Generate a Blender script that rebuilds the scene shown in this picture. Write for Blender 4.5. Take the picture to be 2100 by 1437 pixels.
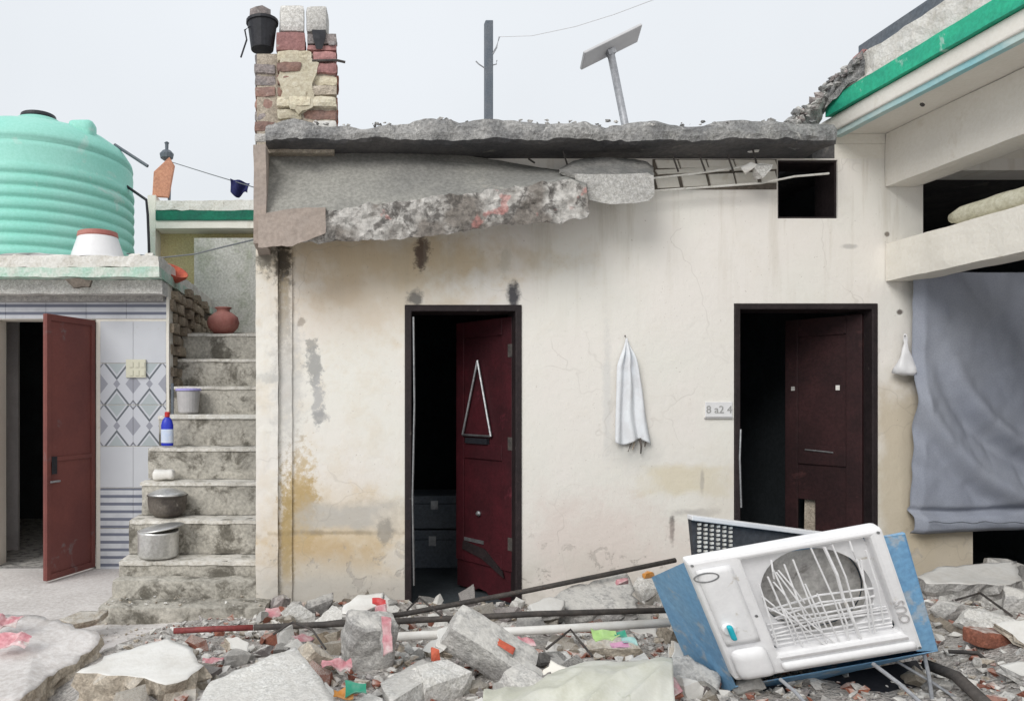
import bpy, bmesh, math, random
from mathutils import Vector, Matrix, noise
R = math.radians
random.seed(7)
SC = bpy.context.scene
for o in list(bpy.data.objects): bpy.data.objects.remove(o)

# ------------------------------------------------------------------ camera, sky, sun, exposure
# metres; X right, Y away from the camera, Z up. The camera stands at Y=0; the cream facade at Y=5.06.
F, CX, CY, ZC, D0 = 1517.0, 680.0, 820.0, 1.45, 5.06
cam = bpy.data.cameras.new('camera'); camo = bpy.data.objects.new('camera', cam)
SC.collection.objects.link(camo); SC.camera = camo
camo.location = (0, 0, ZC); camo.rotation_euler = (R(90), 0, 0)
cam.sensor_width = 36; cam.lens = F/2100*36
cam.shift_x = (1050-CX)/2100; cam.shift_y = (CY-718.5)/2100
cam.clip_end = 2000; cam.clip_start = 0.05
SUN_EL, SUN_AZ = 33, -38          # behind the camera, a little to the left
w = bpy.data.worlds.new('World'); SC.world = w; w.use_nodes = True
nt = w.node_tree; nt.nodes.clear()
out = nt.nodes.new('ShaderNodeOutputWorld'); bg = nt.nodes.new('ShaderNodeBackground')
sky = nt.nodes.new('ShaderNodeTexSky'); sky.sky_type = 'NISHITA'; sky.sun_disc = False
sky.sun_elevation = R(SUN_EL); sky.sun_rotation = R(180+SUN_AZ); sky.dust_density = 6; sky.air_density = 1.5
tc = nt.nodes.new('ShaderNodeTexCoord'); sep = nt.nodes.new('ShaderNodeSeparateXYZ')
mr = nt.nodes.new('ShaderNodeMapRange'); mr.inputs[1].default_value = 0.0; mr.inputs[2].default_value = 1.0
cl = nt.nodes.new('ShaderNodeMix'); cl.data_type = 'RGBA'          # overcast deck, brighter overhead
cl.inputs[6].default_value = (8.7, 9.05, 9.45, 1); cl.inputs[7].default_value = (10.4, 10.8, 11.3, 1)
nz = nt.nodes.new('ShaderNodeTexNoise'); nz.inputs['Scale'].default_value = 1.6; nz.inputs['Detail'].default_value = 4
nr = nt.nodes.new('ShaderNodeMapRange'); nr.inputs[1].default_value = .3; nr.inputs[2].default_value = .7; nr.inputs[3].default_value = .95; nr.inputs[4].default_value = 1.05
mm = nt.nodes.new('ShaderNodeMix'); mm.data_type = 'RGBA'; mm.blend_type = 'MULTIPLY'; mm.inputs[0].default_value = 1
mx = nt.nodes.new('ShaderNodeMix'); mx.data_type = 'RGBA'; mx.inputs[0].default_value = .92
L = nt.links.new
L(tc.outputs['Generated'], sep.inputs[0]); L(sep.outputs[2], mr.inputs[0]); L(mr.outputs[0], cl.inputs[0])
L(tc.outputs['Generated'], nz.inputs['Vector']); L(nz.outputs[0], nr.inputs[0])
L(cl.outputs[2], mm.inputs[6]); L(nr.outputs[0], mm.inputs[7])
L(sky.outputs[0], mx.inputs[6]); L(mm.outputs[2], mx.inputs[7]); L(mx.outputs[2], bg.inputs[0])
bg.inputs[1].default_value = 0.07; L(bg.outputs[0], out.inputs[0])
sun = bpy.data.lights.new('sun', 'SUN'); suno = bpy.data.objects.new('sun', sun); SC.collection.objects.link(suno)
sun.energy = 1.5; sun.angle = R(30); sun.color = (1, .97, .93)
sd = Vector((math.sin(R(SUN_AZ))*math.cos(R(SUN_EL)), -math.cos(R(SUN_AZ))*math.cos(R(SUN_EL)), math.sin(R(SUN_EL))))
suno.rotation_euler = sd.to_track_quat('Z', 'Y').to_euler(); suno.location = sd*20
SC.view_settings.view_transform = 'Standard'; SC.view_settings.look = 'None'
SC.view_settings.exposure = 0.40; SC.view_settings.gamma = 1
SC.cycles.max_bounces = 6

def PX(px, d=D0): return (px-CX)*d/F
def PZ(py, d=D0): return ZC-(py-CY)*d/F
def P(px, py, d=D0): return Vector((PX(px, d), d, PZ(py, d)))

# ------------------------------------------------------------------ materials
class G:
    def __init__(s, name, rough=.85, metal=0.0, spec=.3):
        s.m = bpy.data.materials.new(name); s.m.use_nodes = True; s.t = s.m.node_tree
        s.b = s.t.nodes['Principled BSDF']; s.b.inputs['Roughness'].default_value = rough
        s.b.inputs['Metallic'].default_value = metal; s.b.inputs['Specular IOR Level'].default_value = spec
        s._tc = None
    def n(s, typ, **kw):
        x = s.t.nodes.new('ShaderNode'+typ)
        for k, v in kw.items(): setattr(x, k, v)
        return x
    def put(s, sock, v):
        if isinstance(v, bpy.types.NodeSocket): s.t.links.new(v, sock)
        elif v is not None:
            if isinstance(v, (tuple, list)) and len(v) == 3 and sock.type == 'RGBA': v = (*v, 1)
            sock.default_value = v
    def obj(s):
        if not s._tc: s._tc = s.n('TexCoord')
        return s._tc.outputs['Object']
    def pos(s): return s.n('NewGeometry').outputs['Position']
    def math(s, op, a, b=None, c=None):
        x = s.n('Math', operation=op); s.put(x.inputs[0], a); s.put(x.inputs[1], b)
        if c is not None: s.put(x.inputs[2], c)
        return x.outputs[0]
    def vm(s, op, a, b=None):
        x = s.n('VectorMath', operation=op); s.put(x.inputs[0], a)
        if b is not None: s.put(x.inputs[1], b)
        return x.outputs[1] if op == 'LENGTH' else x.outputs[0]
    def mix(s, f, a, b, mode='MIX'):
        x = s.n('Mix', data_type='RGBA', blend_type=mode); s.put(x.inputs[0], f); s.put(x.inputs[6], a); s.put(x.inputs[7], b)
        return x.outputs[2]
    def noise(s, scale, detail=4, rough=.55, vec=None, dist=0):
        x = s.n('TexNoise'); s.put(x.inputs['Vector'], vec if vec is not None else s.obj())
        x.inputs['Scale'].default_value = scale; x.inputs['Detail'].default_value = detail
        x.inputs['Roughness'].default_value = rough; x.inputs['Distortion'].default_value = dist
        return x.outputs[0]
    def step(s, v, a, b, lo=0., hi=1.):
        x = s.n('MapRange', interpolation_type='SMOOTHSTEP'); s.put(x.inputs[0], v)
        x.inputs[1].default_value = a; x.inputs[2].default_value = b; x.inputs[3].default_value = lo; x.inputs[4].default_value = hi
        return x.outputs[0]
    def sepxyz(s, v):
        x = s.n('SeparateXYZ'); s.put(x.inputs[0], v); return x.outputs
    def bump(s, h, strength=.3, dist=.01):
        x = s.n('Bump'); x.inputs['Strength'].default_value = strength; x.inputs['Distance'].default_value = dist
        s.put(x.inputs['Height'], h); s.t.links.new(x.outputs[0], s.b.inputs['Normal'])
    def col(s, c): s.put(s.b.inputs['Base Color'], c)
    def vary(s, c, lo=.82, hi=1.12):
        r = s.n('ObjectInfo').outputs['Random']; k = s.step(r, 0, 1, lo, hi)
        x = s.n('VectorMath', operation='SCALE'); s.put(x.inputs[0], c); s.put(x.inputs[3], k); return x.outputs[0]

def MAT(name, c1, c2=None, c3=None, scale=6, rough=.88, metal=0, bump=.5, bs=45, bd=.008, spec=.3, f3=.62, vary=True, fine=.18, dust=0):
    g = G(name, rough, metal, spec); c2 = c2 or tuple(x*.8 for x in c1)
    n1 = g.noise(scale, 4, .6); c = g.mix(g.step(n1, .35, .65), c1, c2)
    if c3: c = g.mix(g.step(g.noise(scale*1.9, 4, .65, dist=.6), f3, f3+.1), c, c3)
    n2 = g.noise(bs, 3, .65)
    c = g.mix(fine, c, g.mix(g.step(n2, .3, .7), (0.02, .02, .02), (1, 1, 1)), 'OVERLAY')
    if dust:                                    # aggregate: pebbles and pits in the broken mass
        vo = g.n('TexVoronoi'); g.put(vo.inputs['Vector'], g.obj()); vo.inputs['Scale'].default_value = bs*3.2
        k = g.step(g.sepxyz(vo.outputs['Color'])[0], 0, 1, .80, 1.14); sc_ = g.n('VectorMath', operation='SCALE'); g.put(sc_.inputs[0], c); g.put(sc_.inputs[3], k); c = sc_.outputs[0]
    if vary: c = g.vary(c)
    if dust:                                    # plaster dust settled on whatever faces up
        nz_ = g.sepxyz(g.n('NewGeometry').outputs['Normal'])[2]
        k = g.math('MULTIPLY', g.step(nz_, .25, .9), g.step(g.noise(scale*2.3, 3, .65), .32, .6, 0, dust)); c = g.mix(k, c, (.63, .61, .57))
    g.col(c); g.bump(n2, bump, bd); return g.m

def blot(g, pos, wob, px, py, rx, ry, soft=.25, rect=False, amp=.5, d=D0):
    """a stain: centre and radii in photograph measures, turned into metres on the wall"""
    c = P(px, py, d); sx, sz = rx*d/F, ry*d/F
    v = g.vm('MULTIPLY', g.vm('SUBTRACT', pos, (c.x, 0, c.z)), (1/sx, 0, 1/sz))
    if rect:
        q = g.sepxyz(g.vm('ABSOLUTE', v)); l = g.math('MAXIMUM', q[0], q[2])
    else: l = g.vm('LENGTH', v)
    l = g.math('ADD', l, g.math('MULTIPLY', g.math('SUBTRACT', wob, .5), amp*3.2))
    return g.step(l, 1-soft, 1+soft, 1, 0)

def facade_mat():
    g = G('cream_limewash_facade', .9); pos = g.pos()
    w1 = g.noise(5, 6, .65, pos); w2 = g.noise(22, 5, .7, pos); w3 = g.noise(1.3, 4, .5, pos)
    c = g.mix(g.step(w3, .35, .65), (.785, .77, .715), (.80, .765, .72))
    c = g.mix(g.math('MULTIPLY', g.step(w1, .5, .75), .22), c, (.72, .67, .58))
    px = g.sepxyz(pos)
    left = g.step(px[0], -.2, 1.0, 1, 0)                    # older, yellowed wash near the stair
    c = g.mix(g.math('MULTIPLY', left, g.step(w1, .42, .70, 0, .38)), c, (.70, .61, .48))
    S = [ # px, py, rx, ry, soft, rect, amp, colour, strength
     (800, 528, 250, 40, .9, False, 1.0, (.55, .43, .25), .7),
     (760, 600, 170, 90, .6, False, 1.2, (.62, .50, .34), .5),
     (700, 1105, 135, 85, .8, False, 1.1, (.64, .51, .33), .85),
     (615, 1060, 34, 120, .4, False, 1.0, (.52, .38, .18), .75),
     (665, 1135, 90, 36, .8, False, 1.2, (.55, .40, .22), .7),
     (628, 1030, 26, 40, .5, False, 1.0, (.46, .33, .15), .7),
     (650, 1215, 120, 60, .6, False, 1.0, (.62, .60, .55), .7),
     (715, 1060, 84, 27, .6, True, 1.0, (.50, .49, .465), .8),
     (690, 1092, 100, 5, .6, False, 1.2, (.30, .24, .16), .6),
     (583, 590, 12, 120, .5, True, 1.0, (.30, .24, .15), .75),
     (580, 535, 16, 34, .5, True, .9, (.06, .05, .04), .9),
     (545, 530, 18, 30, .6, False, 1.3, (.12, .11, .09), .85),
     (590, 780, 26, 130, .7, False, 1.1, (.55, .54, .52), .7),
     (560, 775, 34, 10, .5, False, 1.0, (.48, .48, .46), .5),
     (588, 1120, 12, 120, .6, True, 1.1, (.40, .29, .12), .7),
     (790, 1090, 16, 26, .3, False, .6, (.30, .28, .25), .7),
     (700, 1225, 140, 34, .5, True, .7, (.50, .48, .44), .8),
     (640, 708, 13, 12, .3, False, .9, (.34, .33, .31), .8),
     (643, 752, 14, 40, .4, False, 1.2, (.36, .36, .35), .9),
     (652, 820, 11, 40, .4, False, 1.2, (.42, .42, .42), .8),
     (658, 855, 14, 10, .4, False, 1., (.34, .34, .34), .7),
     (1052, 606, 12, 26, .5, False, .6, (.05, .05, .06), .95),
     (852, 612, 16, 16, .5, False, .7, (.10, .10, .10), .8),
     (866, 520, 14, 30, .4, False, .9, (.09, .06, .05), .9),
     (1035, 540, 10, 26, .6, False, 1.2, (.52, .48, .40), .5),
     (690, 600, 60, 30, .7, False, 1.2, (.60, .48, .34), .5),
     (1405, 985, 80, 28, .4, True, .6, (.66, .58, .40), .6),
     (1440, 985, 4, 22, .5, False, .4, (.30, .28, .26), .6),
     (1378, 1085, 5, 26, .5, False, .6, (.05, .05, .05), .9),
     (1420, 1050, 50, 9, .5, False, 1., (.42, .40, .38), .6),
     (1225, 1110, 150, 80, .6, False, .9, (.70, .60, .55), .55),
     (1245, 805, 8, 120, .6, False, .6, (.60, .60, .59), .5),
     (1742, 505, 14, 5, .5, False, .5, (.45, .44, .42), .7),
     (1300, 925, 46, 34, .7, False, .6, (.56, .56, .53), .7),
     (1940, 1120, 80, 80, .4, True, .4, (.55, .47, .34), .8),
     (1860, 980, 60, 190, .35, True, .35, (.55, .47, .34), .8),
     (618, 660, 8, 8, .4, False, .9, (.35, .30, .25), .7),
     (1845, 640, 6, 5, .4, False, .3, (.10, .08, .07), .9),
     (1819, 480, 5, 5, .4, False, .3, (.10, .08, .07), .9),
     (1500, 1020, 60, 80, .7, False, .8, (.70, .66, .58), .5),
    ]
    for i, (x, y, rx, ry, so, re, am, cc, st) in enumerate(S):
        c = g.mix(g.math('MULTIPLY', blot(g, pos, w1 if rx > 40 else w2, x, y, rx, ry, so, re, am), st), c, cc)
    run = g.noise(5, 5, .6, g.vm('MULTIPLY', pos, (2.6, 1, .22)))                     # rain runs under the roof
    c = g.mix(g.math('MULTIPLY', g.step(run, .5, .7), g.step(px[2], 1.6, 3.0, 0, .38)), c, (.50, .45, .36))
    c = g.mix(g.math('MULTIPLY', g.step(w1, .3, .62), g.step(px[2], .55, .1, 0, .6)), c, (.50, .46, .40))   # splashed dirt
    vo = g.n('TexVoronoi', feature='DISTANCE_TO_EDGE'); vo.inputs['Scale'].default_value = 1.15
    wv_ = g.n('VectorMath', operation='SCALE'); nn_ = g.n('TexNoise'); nn_.inputs['Scale'].default_value = 4; g.put(nn_.inputs['Vector'], pos); g.put(wv_.inputs[0], nn_.outputs[1]); wv_.inputs[3].default_value = .35
    g.put(vo.inputs['Vector'], g.vm('ADD', pos, wv_.outputs[0]))
    crack = g.math('MULTIPLY', g.step(vo.outputs[0], .002, .007, 1, 0), g.step(w3, .48, .58))
    c = g.mix(g.math("MULTIPLY", crack, .16), c, (.28, .25, .21))
    # peeled flakes in the lower wall
    low = g.step(px[2], .75, .15, 0, 1); fl = g.step(g.noise(9, 6, .7, pos, .5), .58, .64)
    c = g.mix(g.math('MULTIPLY', g.math('MULTIPLY', low, fl), .75), c, (.45, .42, .38))
    spk = g.step(g.noise(60, 3, .6, pos), .69, .74)
    c = g.mix(g.math('MULTIPLY', spk, .5), c, (.33, .28, .22))
    g.col(c)
    h = g.math('ADD', g.math('MULTIPLY', w2, .5), g.math('ADD', w1, g.math('MULTIPLY', fl, g.math('MULTIPLY', low, -.5))))
    g.bump(h, .5, .012); return g.m

def conc_stain(name, base, mould, amt=.5, scale=3):
    g = G(name, .92); pos = g.pos(); n = g.noise(scale*2.2, 7, .7, pos, .4); n2 = g.noise(40, 5, .65, pos)
    c = g.mix(g.step(g.noise(scale, 5, .6, pos), .35, .65), base, tuple(x*.78 for x in base))
    c = g.mix(g.math('MULTIPLY', g.step(n, .47, .62), amt), c, mould)
    c = g.mix(g.step(g.noise(13, 6, .7, pos), .62, .7, 0, .5), c, (.62, .60, .54))
    c = g.mix(.22, c, g.mix(g.step(n2, .3, .7), (0, 0, 0), (1, 1, 1)), 'OVERLAY')
    g.col(c); g.bump(g.math('ADD', n2, n), .6, .012); return g.m

M = {}
M['facade'] = facade_mat()
M['cream'] = MAT('cream_paint_plaster', (.80, .77, .70), (.75, .72, .65), (.69, .65, .57), scale=2.4, bump=.35, vary=False, fine=.08, f3=.60)
M['soffit'] = MAT('cream_soffit_paint', (.80, .77, .71), (.76, .73, .67), (.71, .67, .60), scale=1.8, bump=.3, vary=False, fine=.08, f3=.60)
M['conc'] = MAT('grey_concrete', (.46, .45, .43), (.36, .35, .34), (.56, .54, .51), scale=5, bump=.8, dust=.7)
M['conc_l'] = MAT('pale_concrete', (.62, .61, .58), (.52, .51, .49), (.70, .69, .66), scale=4, bump=.7, dust=.5)
M['conc_d'] = MAT('dark_broken_concrete', (.26, .25, .24), (.17, .165, .16), (.38, .37, .35), scale=7, bump=1, dust=.6)
M['roofdark'] = MAT('dark_slab_soffit', (.12, .115, .115), (.075, .075, .08), (.18, .17, .16), scale=3, bump=.6, vary=False)  # underside of the slab, darker than its lip and top
M['rooftop'] = MAT('weathered_roof_edge', (.34, .335, .325), (.19, .19, .19), (.50, .49, .47), scale=6, bump=1, bd=.02, vary=False, fine=.3)
M['white'] = MAT('white_plaster_skin', (.74, .73, .70), (.66, .64, .60), scale=5, bump=.3, fine=.08)
M['conc_k'] = MAT('dark_cement_face', (.20, .195, .185), (.14, .14, .135), (.28, .27, .26), scale=7, bump=1, vary=False)
M['tan'] = MAT('tan_mortar', (.45, .40, .33), (.36, .31, .25), (.54, .49, .42), scale=7, bump=.9, dust=.6)
M['brick'] = MAT('red_clay_brick', (.36, .14, .09), (.27, .11, .08), (.47, .36, .30), scale=9, bump=.8, dust=.7)
M['brickmute'] = MAT('sooty_brown_brick', (.31, .19, .155), (.24, .16, .14), (.40, .33, .28), scale=9, bump=.9)
M['brickgrey'] = MAT('weathered_grey_brick', (.31, .27, .26), (.23, .21, .21), (.42, .39, .37), scale=9, bump=.9, dust=.5)
M['brickcream'] = MAT('limewashed_brick', (.62, .57, .45), (.52, .47, .35), (.38, .33, .24), scale=8, bump=.9, f3=.60)
M['brickpink'] = MAT('pink_painted_brick', (.38, .20, .19), (.32, .17, .165), (.46, .36, .33), scale=9, bump=.7)
M['rubblebrick'] = MAT('muddy_stone_brick', (.40, .33, .25), (.29, .24, .18), (.55, .49, .40), scale=8, bump=1, bd=.02)
M['mortar_d'] = MAT('dark_mortar', (.17, .145, .12), (.11, .095, .08), (.26, .23, .19), scale=9, bump=1, vary=False)
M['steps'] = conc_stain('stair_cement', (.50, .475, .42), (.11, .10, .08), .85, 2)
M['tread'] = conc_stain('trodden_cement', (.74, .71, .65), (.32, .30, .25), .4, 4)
M['hang'] = MAT('hanging_slab_cement', (.285, .28, .255), (.20, .198, .185), (.36, .34, .30), scale=1.8, bump=.5, vary=False)
def edge_mat():
    g = G('broken_slab_edge', .93); pos = g.pos(); n = g.noise(26, 5, .7, pos)
    c = g.mix(g.step(g.noise(4.5, 3, .5, pos), .42, .58), (.22, .20, .18), (.50, .485, .46))
    c = g.mix(g.step(g.noise(9, 5, .7, pos, .5), .48, .62, 0, .85), c, (.10, .092, .085))
    c = g.mix(g.step(g.noise(7.3, 3, .5, g.vm('ADD', pos, (5, 3, 1))), .63, .70, 0, .6), c, (.50, .22, .20))
    c = g.mix(.3, c, g.mix(g.step(n, .3, .7), (0, 0, 0), (1, 1, 1)), 'OVERLAY'); g.col(c); g.bump(n, 1, .015); return g.m
M['hangedge'] = edge_mat()
M['brown'] = MAT('brown_cement_corner', (.37, .31, .27), (.32, .275, .245), (.40, .35, .31), scale=3, bump=.5, vary=False, fine=.1)
M['ground'] = MAT('dusty_courtyard_cement', (.67, .64, .62), (.57, .54, .52), (.72, .69, .67), scale=1.4, bump=.6, bs=30, vary=False)
M['rubbleground'] = MAT('crushed_rubble_soil', (.53, .50, .47), (.40, .375, .35), (.66, .63, .60), scale=9, bump=1.2, bd=.03, vary=False, fine=.35)
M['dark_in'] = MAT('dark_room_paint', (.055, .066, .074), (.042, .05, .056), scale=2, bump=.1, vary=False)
M['maroon'] = MAT('maroon_door_paint', (.070, .012, .017), (.038, .009, .012), (.10, .02, .028), scale=2, rough=.5, bump=.15, vary=False, fine=.12)
M['maroon_d'] = MAT('dark_maroon_door', (.040, .016, .017), (.024, .011, .012), (.052, .022, .022), scale=3, rough=.55, bump=.15, vary=False)
M['frame'] = MAT('dark_brown_door_frame', (.028, .020, .021), (.02, .015, .016), (.10, .085, .08), scale=9, rough=.6, bump=.3, f3=.66, vary=False)
M['reddoor'] = MAT('oxide_red_steel_door', (.19, .062, .052), (.15, .05, .045), (.17, .12, .12), scale=2, rough=.55, bump=.1, vary=False, fine=.06)
M['steel'] = MAT('dull_steel', (.42, .43, .44), (.34, .35, .36), scale=12, rough=.4, metal=.8, bump=.1)
M['alu'] = MAT('aluminium_pot', (.66, .66, .65), (.54, .54, .53), scale=6, rough=.38, metal=.75, bump=.1)
M['soot'] = MAT('sooty_pot_side', (.16, .14, .12), (.07, .06, .055), (.30, .28, .25), scale=7, rough=.6, metal=.2, bump=.2)
M['rod'] = MAT('rusty_dark_iron', (.085, .075, .068), (.055, .05, .048), (.13, .09, .07), scale=9, rough=.7, bump=.4, vary=False)
M['rodred'] = MAT('red_painted_iron', (.28, .06, .055), (.20, .05, .05), scale=9, rough=.6, bump=.3, vary=False)
M['pvc'] = MAT('white_plastic_pipe', (.78, .77, .74), (.68, .66, .62), scale=6, rough=.4, bump=.1, vary=False, fine=.05)
M['green'] = MAT('emerald_paint', (.03, .46, .27), (.025, .36, .23), (.30, .55, .45), scale=4, rough=.6, bump=.3, vary=False, fine=.12, f3=.58)
M['paleblue'] = MAT('pale_blue_drip_strip', (.28, .54, .58), (.50, .62, .60), scale=2, bump=.2, vary=False, fine=.05)
M['dkgreen'] = MAT('dark_green_paint', (.015, .16, .10), (.02, .13, .09), scale=6, bump=.2, vary=False)
M['mint'] = MAT('faded_mint_paint', (.40, .60, .50), (.60, .64, .58), (.28, .27, .25), scale=6, bump=.7, vary=False, f3=.68)
M['chalk'] = MAT('chalky_white_rim', (.62, .60, .55), (.70, .69, .65), (.36, .33, .29), scale=9, bump=.9, vary=False, f3=.62)
M['yellow'] = MAT('ochre_wall_paint', (.62, .52, .28), (.55, .47, .28), scale=3, bump=.3, vary=False)
M['greywall'] = conc_stain('grey_streaked_plaster', (.58, .57, .53), (.30, .32, .24), .6, 1.2)
M['tank'] = MAT('turquoise_tank_plastic', (.25, .62, .52), (.30, .64, .55), (.40, .64, .57), scale=1.3, rough=.5, bump=.1, vary=False, fine=.07, f3=.56)
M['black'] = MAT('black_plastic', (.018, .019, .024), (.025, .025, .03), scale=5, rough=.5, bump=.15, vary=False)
M['navy'] = MAT('navy_fabric', (.012, .014, .07), (.02, .022, .09), scale=9, rough=.9, bump=.2, vary=False)
M['curtain'] = MAT('slate_blue_curtain', (.275, .297, .355), (.30, .32, .37), (.25, .272, .335), scale=1.5, rough=.85, bump=.3, bs=140, bd=.002, vary=False, fine=.08)
M['towel'] = MAT('white_cotton_towel', (.76, .79, .82), (.68, .69, .71), scale=7, rough=.95, bump=.3, bs=180, bd=.002, vary=False, fine=.05)
M['clay'] = MAT('terracotta_pot', (.36, .13, .11), (.42, .19, .16), scale=5, rough=.7, bump=.2, vary=False, fine=.08)
M['orange'] = MAT('orange_red_clay', (.52, .12, .06), (.40, .08, .05), scale=6, rough=.6, bump=.2, vary=False)
M['terra'] = MAT('salmon_terracotta_board', (.58, .28, .18), (.50, .24, .16), scale=5, rough=.8, bump=.3, vary=False)
M['whiteplastic'] = MAT('white_plastic', (.76, .76, .77), (.70, .70, .71), scale=5, rough=.4, bump=.05, vary=False, fine=.04)
M['coolw'] = MAT('off_white_cooler_plastic', (.83, .83, .84), (.77, .77, .78), (.58, .55, .50), scale=5, rough=.42, bump=.08, vary=False, fine=.10, f3=.62, spec=.45)
M['coolb'] = MAT('blue_cooler_steel', (.16, .34, .55), (.20, .38, .57), (.34, .42, .50), scale=5, rough=.5, bump=.15, vary=False, fine=.12, f3=.56)
M['coolin'] = MAT('grey_cooler_inside', (.50, .49, .47), (.36, .35, .34), (.22, .21, .20), scale=6, rough=.8, bump=.4, vary=False, f3=.6)
M['teal'] = MAT('teal_knob_plastic', (.02, .42, .52), (.03, .46, .55), scale=5, rough=.35, bump=0, vary=False, fine=0)
M['lav'] = MAT('lavender_plastic', (.36, .33, .66), (.40, .37, .70), scale=5, rough=.5, bump=0, vary=False, fine=0)
M['greyplastic'] = MAT('translucent_grey_plastic', (.44, .43, .43), (.50, .49, .49), scale=5, rough=.45, bump=.05, vary=False, fine=.05)
M['bottle'] = MAT('blue_bottle_plastic', (.025, .03, .42), (.03, .05, .48), scale=5, rough=.35, bump=0, vary=False, fine=0)
M['redcap'] = MAT('red_cap_plastic', (.55, .05, .04), (.5, .04, .04), scale=5, rough=.4, bump=0, vary=False, fine=0)
M['labelw'] = MAT('white_blue_label', (.62, .66, .74), (.50, .58, .74), (.60, .25, .2), scale=14, rough=.5, bump=0, vary=False, fine=0, f3=.66)
M['switch'] = MAT('ivory_switch_plate', (.66, .65, .52), (.62, .61, .50), scale=5, rough=.45, bump=0, vary=False, fine=0)
M['ink'] = MAT('grey_ink', (.34, .34, .33), (.42, .42, .41), scale=5, bump=0, vary=False)
M['sheet'] = MAT('cream_woven_sheet', (.58, .58, .49), (.66, .66, .60), (.50, .51, .42), scale=3, rough=.6, bump=.3, bs=90, bd=.003, vary=False, fine=.06)
M['mat'] = MAT('rolled_straw_mat', (.60, .58, .46), (.52, .50, .38), (.66, .64, .54), scale=8, rough=.8, bump=.4, vary=False)
M['wood'] = MAT('grey_weathered_wood', (.30, .26, .21), (.22, .19, .16), (.38, .34, .29), scale=7, bump=.6, vary=False)
M['pink'] = MAT('faded_pink_paint', (.56, .24, .27), (.62, .46, .46), (.64, .58, .55), scale=10, rough=.85, bump=.3, f3=.55)
M['bluegrey'] = MAT('blue_grey_steel', (.105, .125, .15), (.13, .145, .165), scale=5, rough=.6, bump=.1, vary=False)
M['panel'] = MAT('pale_lamp_housing', (.50, .50, .51), (.55, .55, .56), scale=5, rough=.5, bump=0, vary=False, fine=.02)
M['galv'] = MAT('galvanised_pole', (.30, .31, .33), (.36, .37, .39), scale=9, rough=.5, metal=.3, bump=.1, vary=False)
M['wire'] = MAT('faded_cable', (.13, .14, .15), (.16, .17, .18), scale=5, bump=0, vary=False)
M['perf'] = MAT('charcoal_cooler_pad_frame', (.065, .07, .078), (.05, .052, .06), scale=8, rough=.6, bump=.3, vary=False)
for nm, c in (('lime', (.36, .55, .20)), ('magenta', (.55, .28, .42)), ('aqua', (.32, .52, .49)), ('amber', (.66, .28, .05)), ('jade', (.03, .28, .18)), ('scarlet', (.55, .05, .05))):
    M[nm] = MAT(nm+'_wrapper_foil', c, tuple(x*.8+.1 for x in c), scale=18, rough=.4, bump=.2, vary=False, fine=.05)

def tile_mat(kind):
    g = G('glazed_tile_'+kind, .25, 0, .5); pos = g.pos(); q = g.sepxyz(pos)
    base = (.60, .62, .66)
    if kind == 'stripe':
        v = g.math('FRACT', g.math('MULTIPLY', q[2], 1/.0655))
        k = g.step(g.math('ABSOLUTE', g.math('SUBTRACT', v, .5)), .16, .24)
        sk = g.step(g.noise(6, 4, .6, pos), .3, .6, .45, 1)
        c = g.mix(g.math('MULTIPLY', k, sk), (.15, .165, .22), base)
        c = g.mix(g.math('MULTIPLY', k, .6), c, base)
    elif kind == 'diamond':
        x0, z0, pw, ph = PX(205+35, 6.37), PZ(830, 6.37), 67*6.37/F, 86*6.37/F
        u = g.math('DIVIDE', g.math('SUBTRACT', q[0], x0), pw); v = g.math('DIVIDE', g.math('SUBTRACT', q[2], z0), ph)
        def cell(du, dv):
            a = g.math('ABSOLUTE', g.math('SUBTRACT', g.math('FRACT', g.math('ADD', u, .5+du)), .5))
            b = g.math('ABSOLUTE', g.math('SUBTRACT', g.math('FRACT', g.math('ADD', v, .5+dv)), .5))
            return g.math('ADD', a, b)
        d1, d2 = cell(0, 0), cell(.5, .5); d3, d4 = cell(0, .5), cell(.5, 0)
        c = g.mix(g.step(d1, .27, .29), (.40, .45, .47), (.56, .58, .63))
        c = g.mix(g.math('MULTIPLY', g.step(d1, .33, .35), g.step(d1, .42, .40)), c, (.12, .135, .155))
        c = g.mix(g.step(d2, .245, .225), c, (.32, .33, .38))
        c = g.mix(g.step(d3, .115, .10), c, (.30, .31, .36))
        c = g.mix(g.step(g.math('ABSOLUTE', g.math('SUBTRACT', d4, .10)), .03, .02), c, (.20, .21, .24))
    else:
        c = g.mix(g.step(g.noise(2, 3, .5, pos), .3, .7), base, (.54, .56, .60))
    c = g.mix(g.step(g.noise(11, 5, .7, pos), .62, .72, 0, .35), c, (.45, .42, .38)); g.col(c); return g.m
for k in ('plain', 'stripe', 'diamond'): M['tile_'+k] = tile_mat(k)

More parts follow.
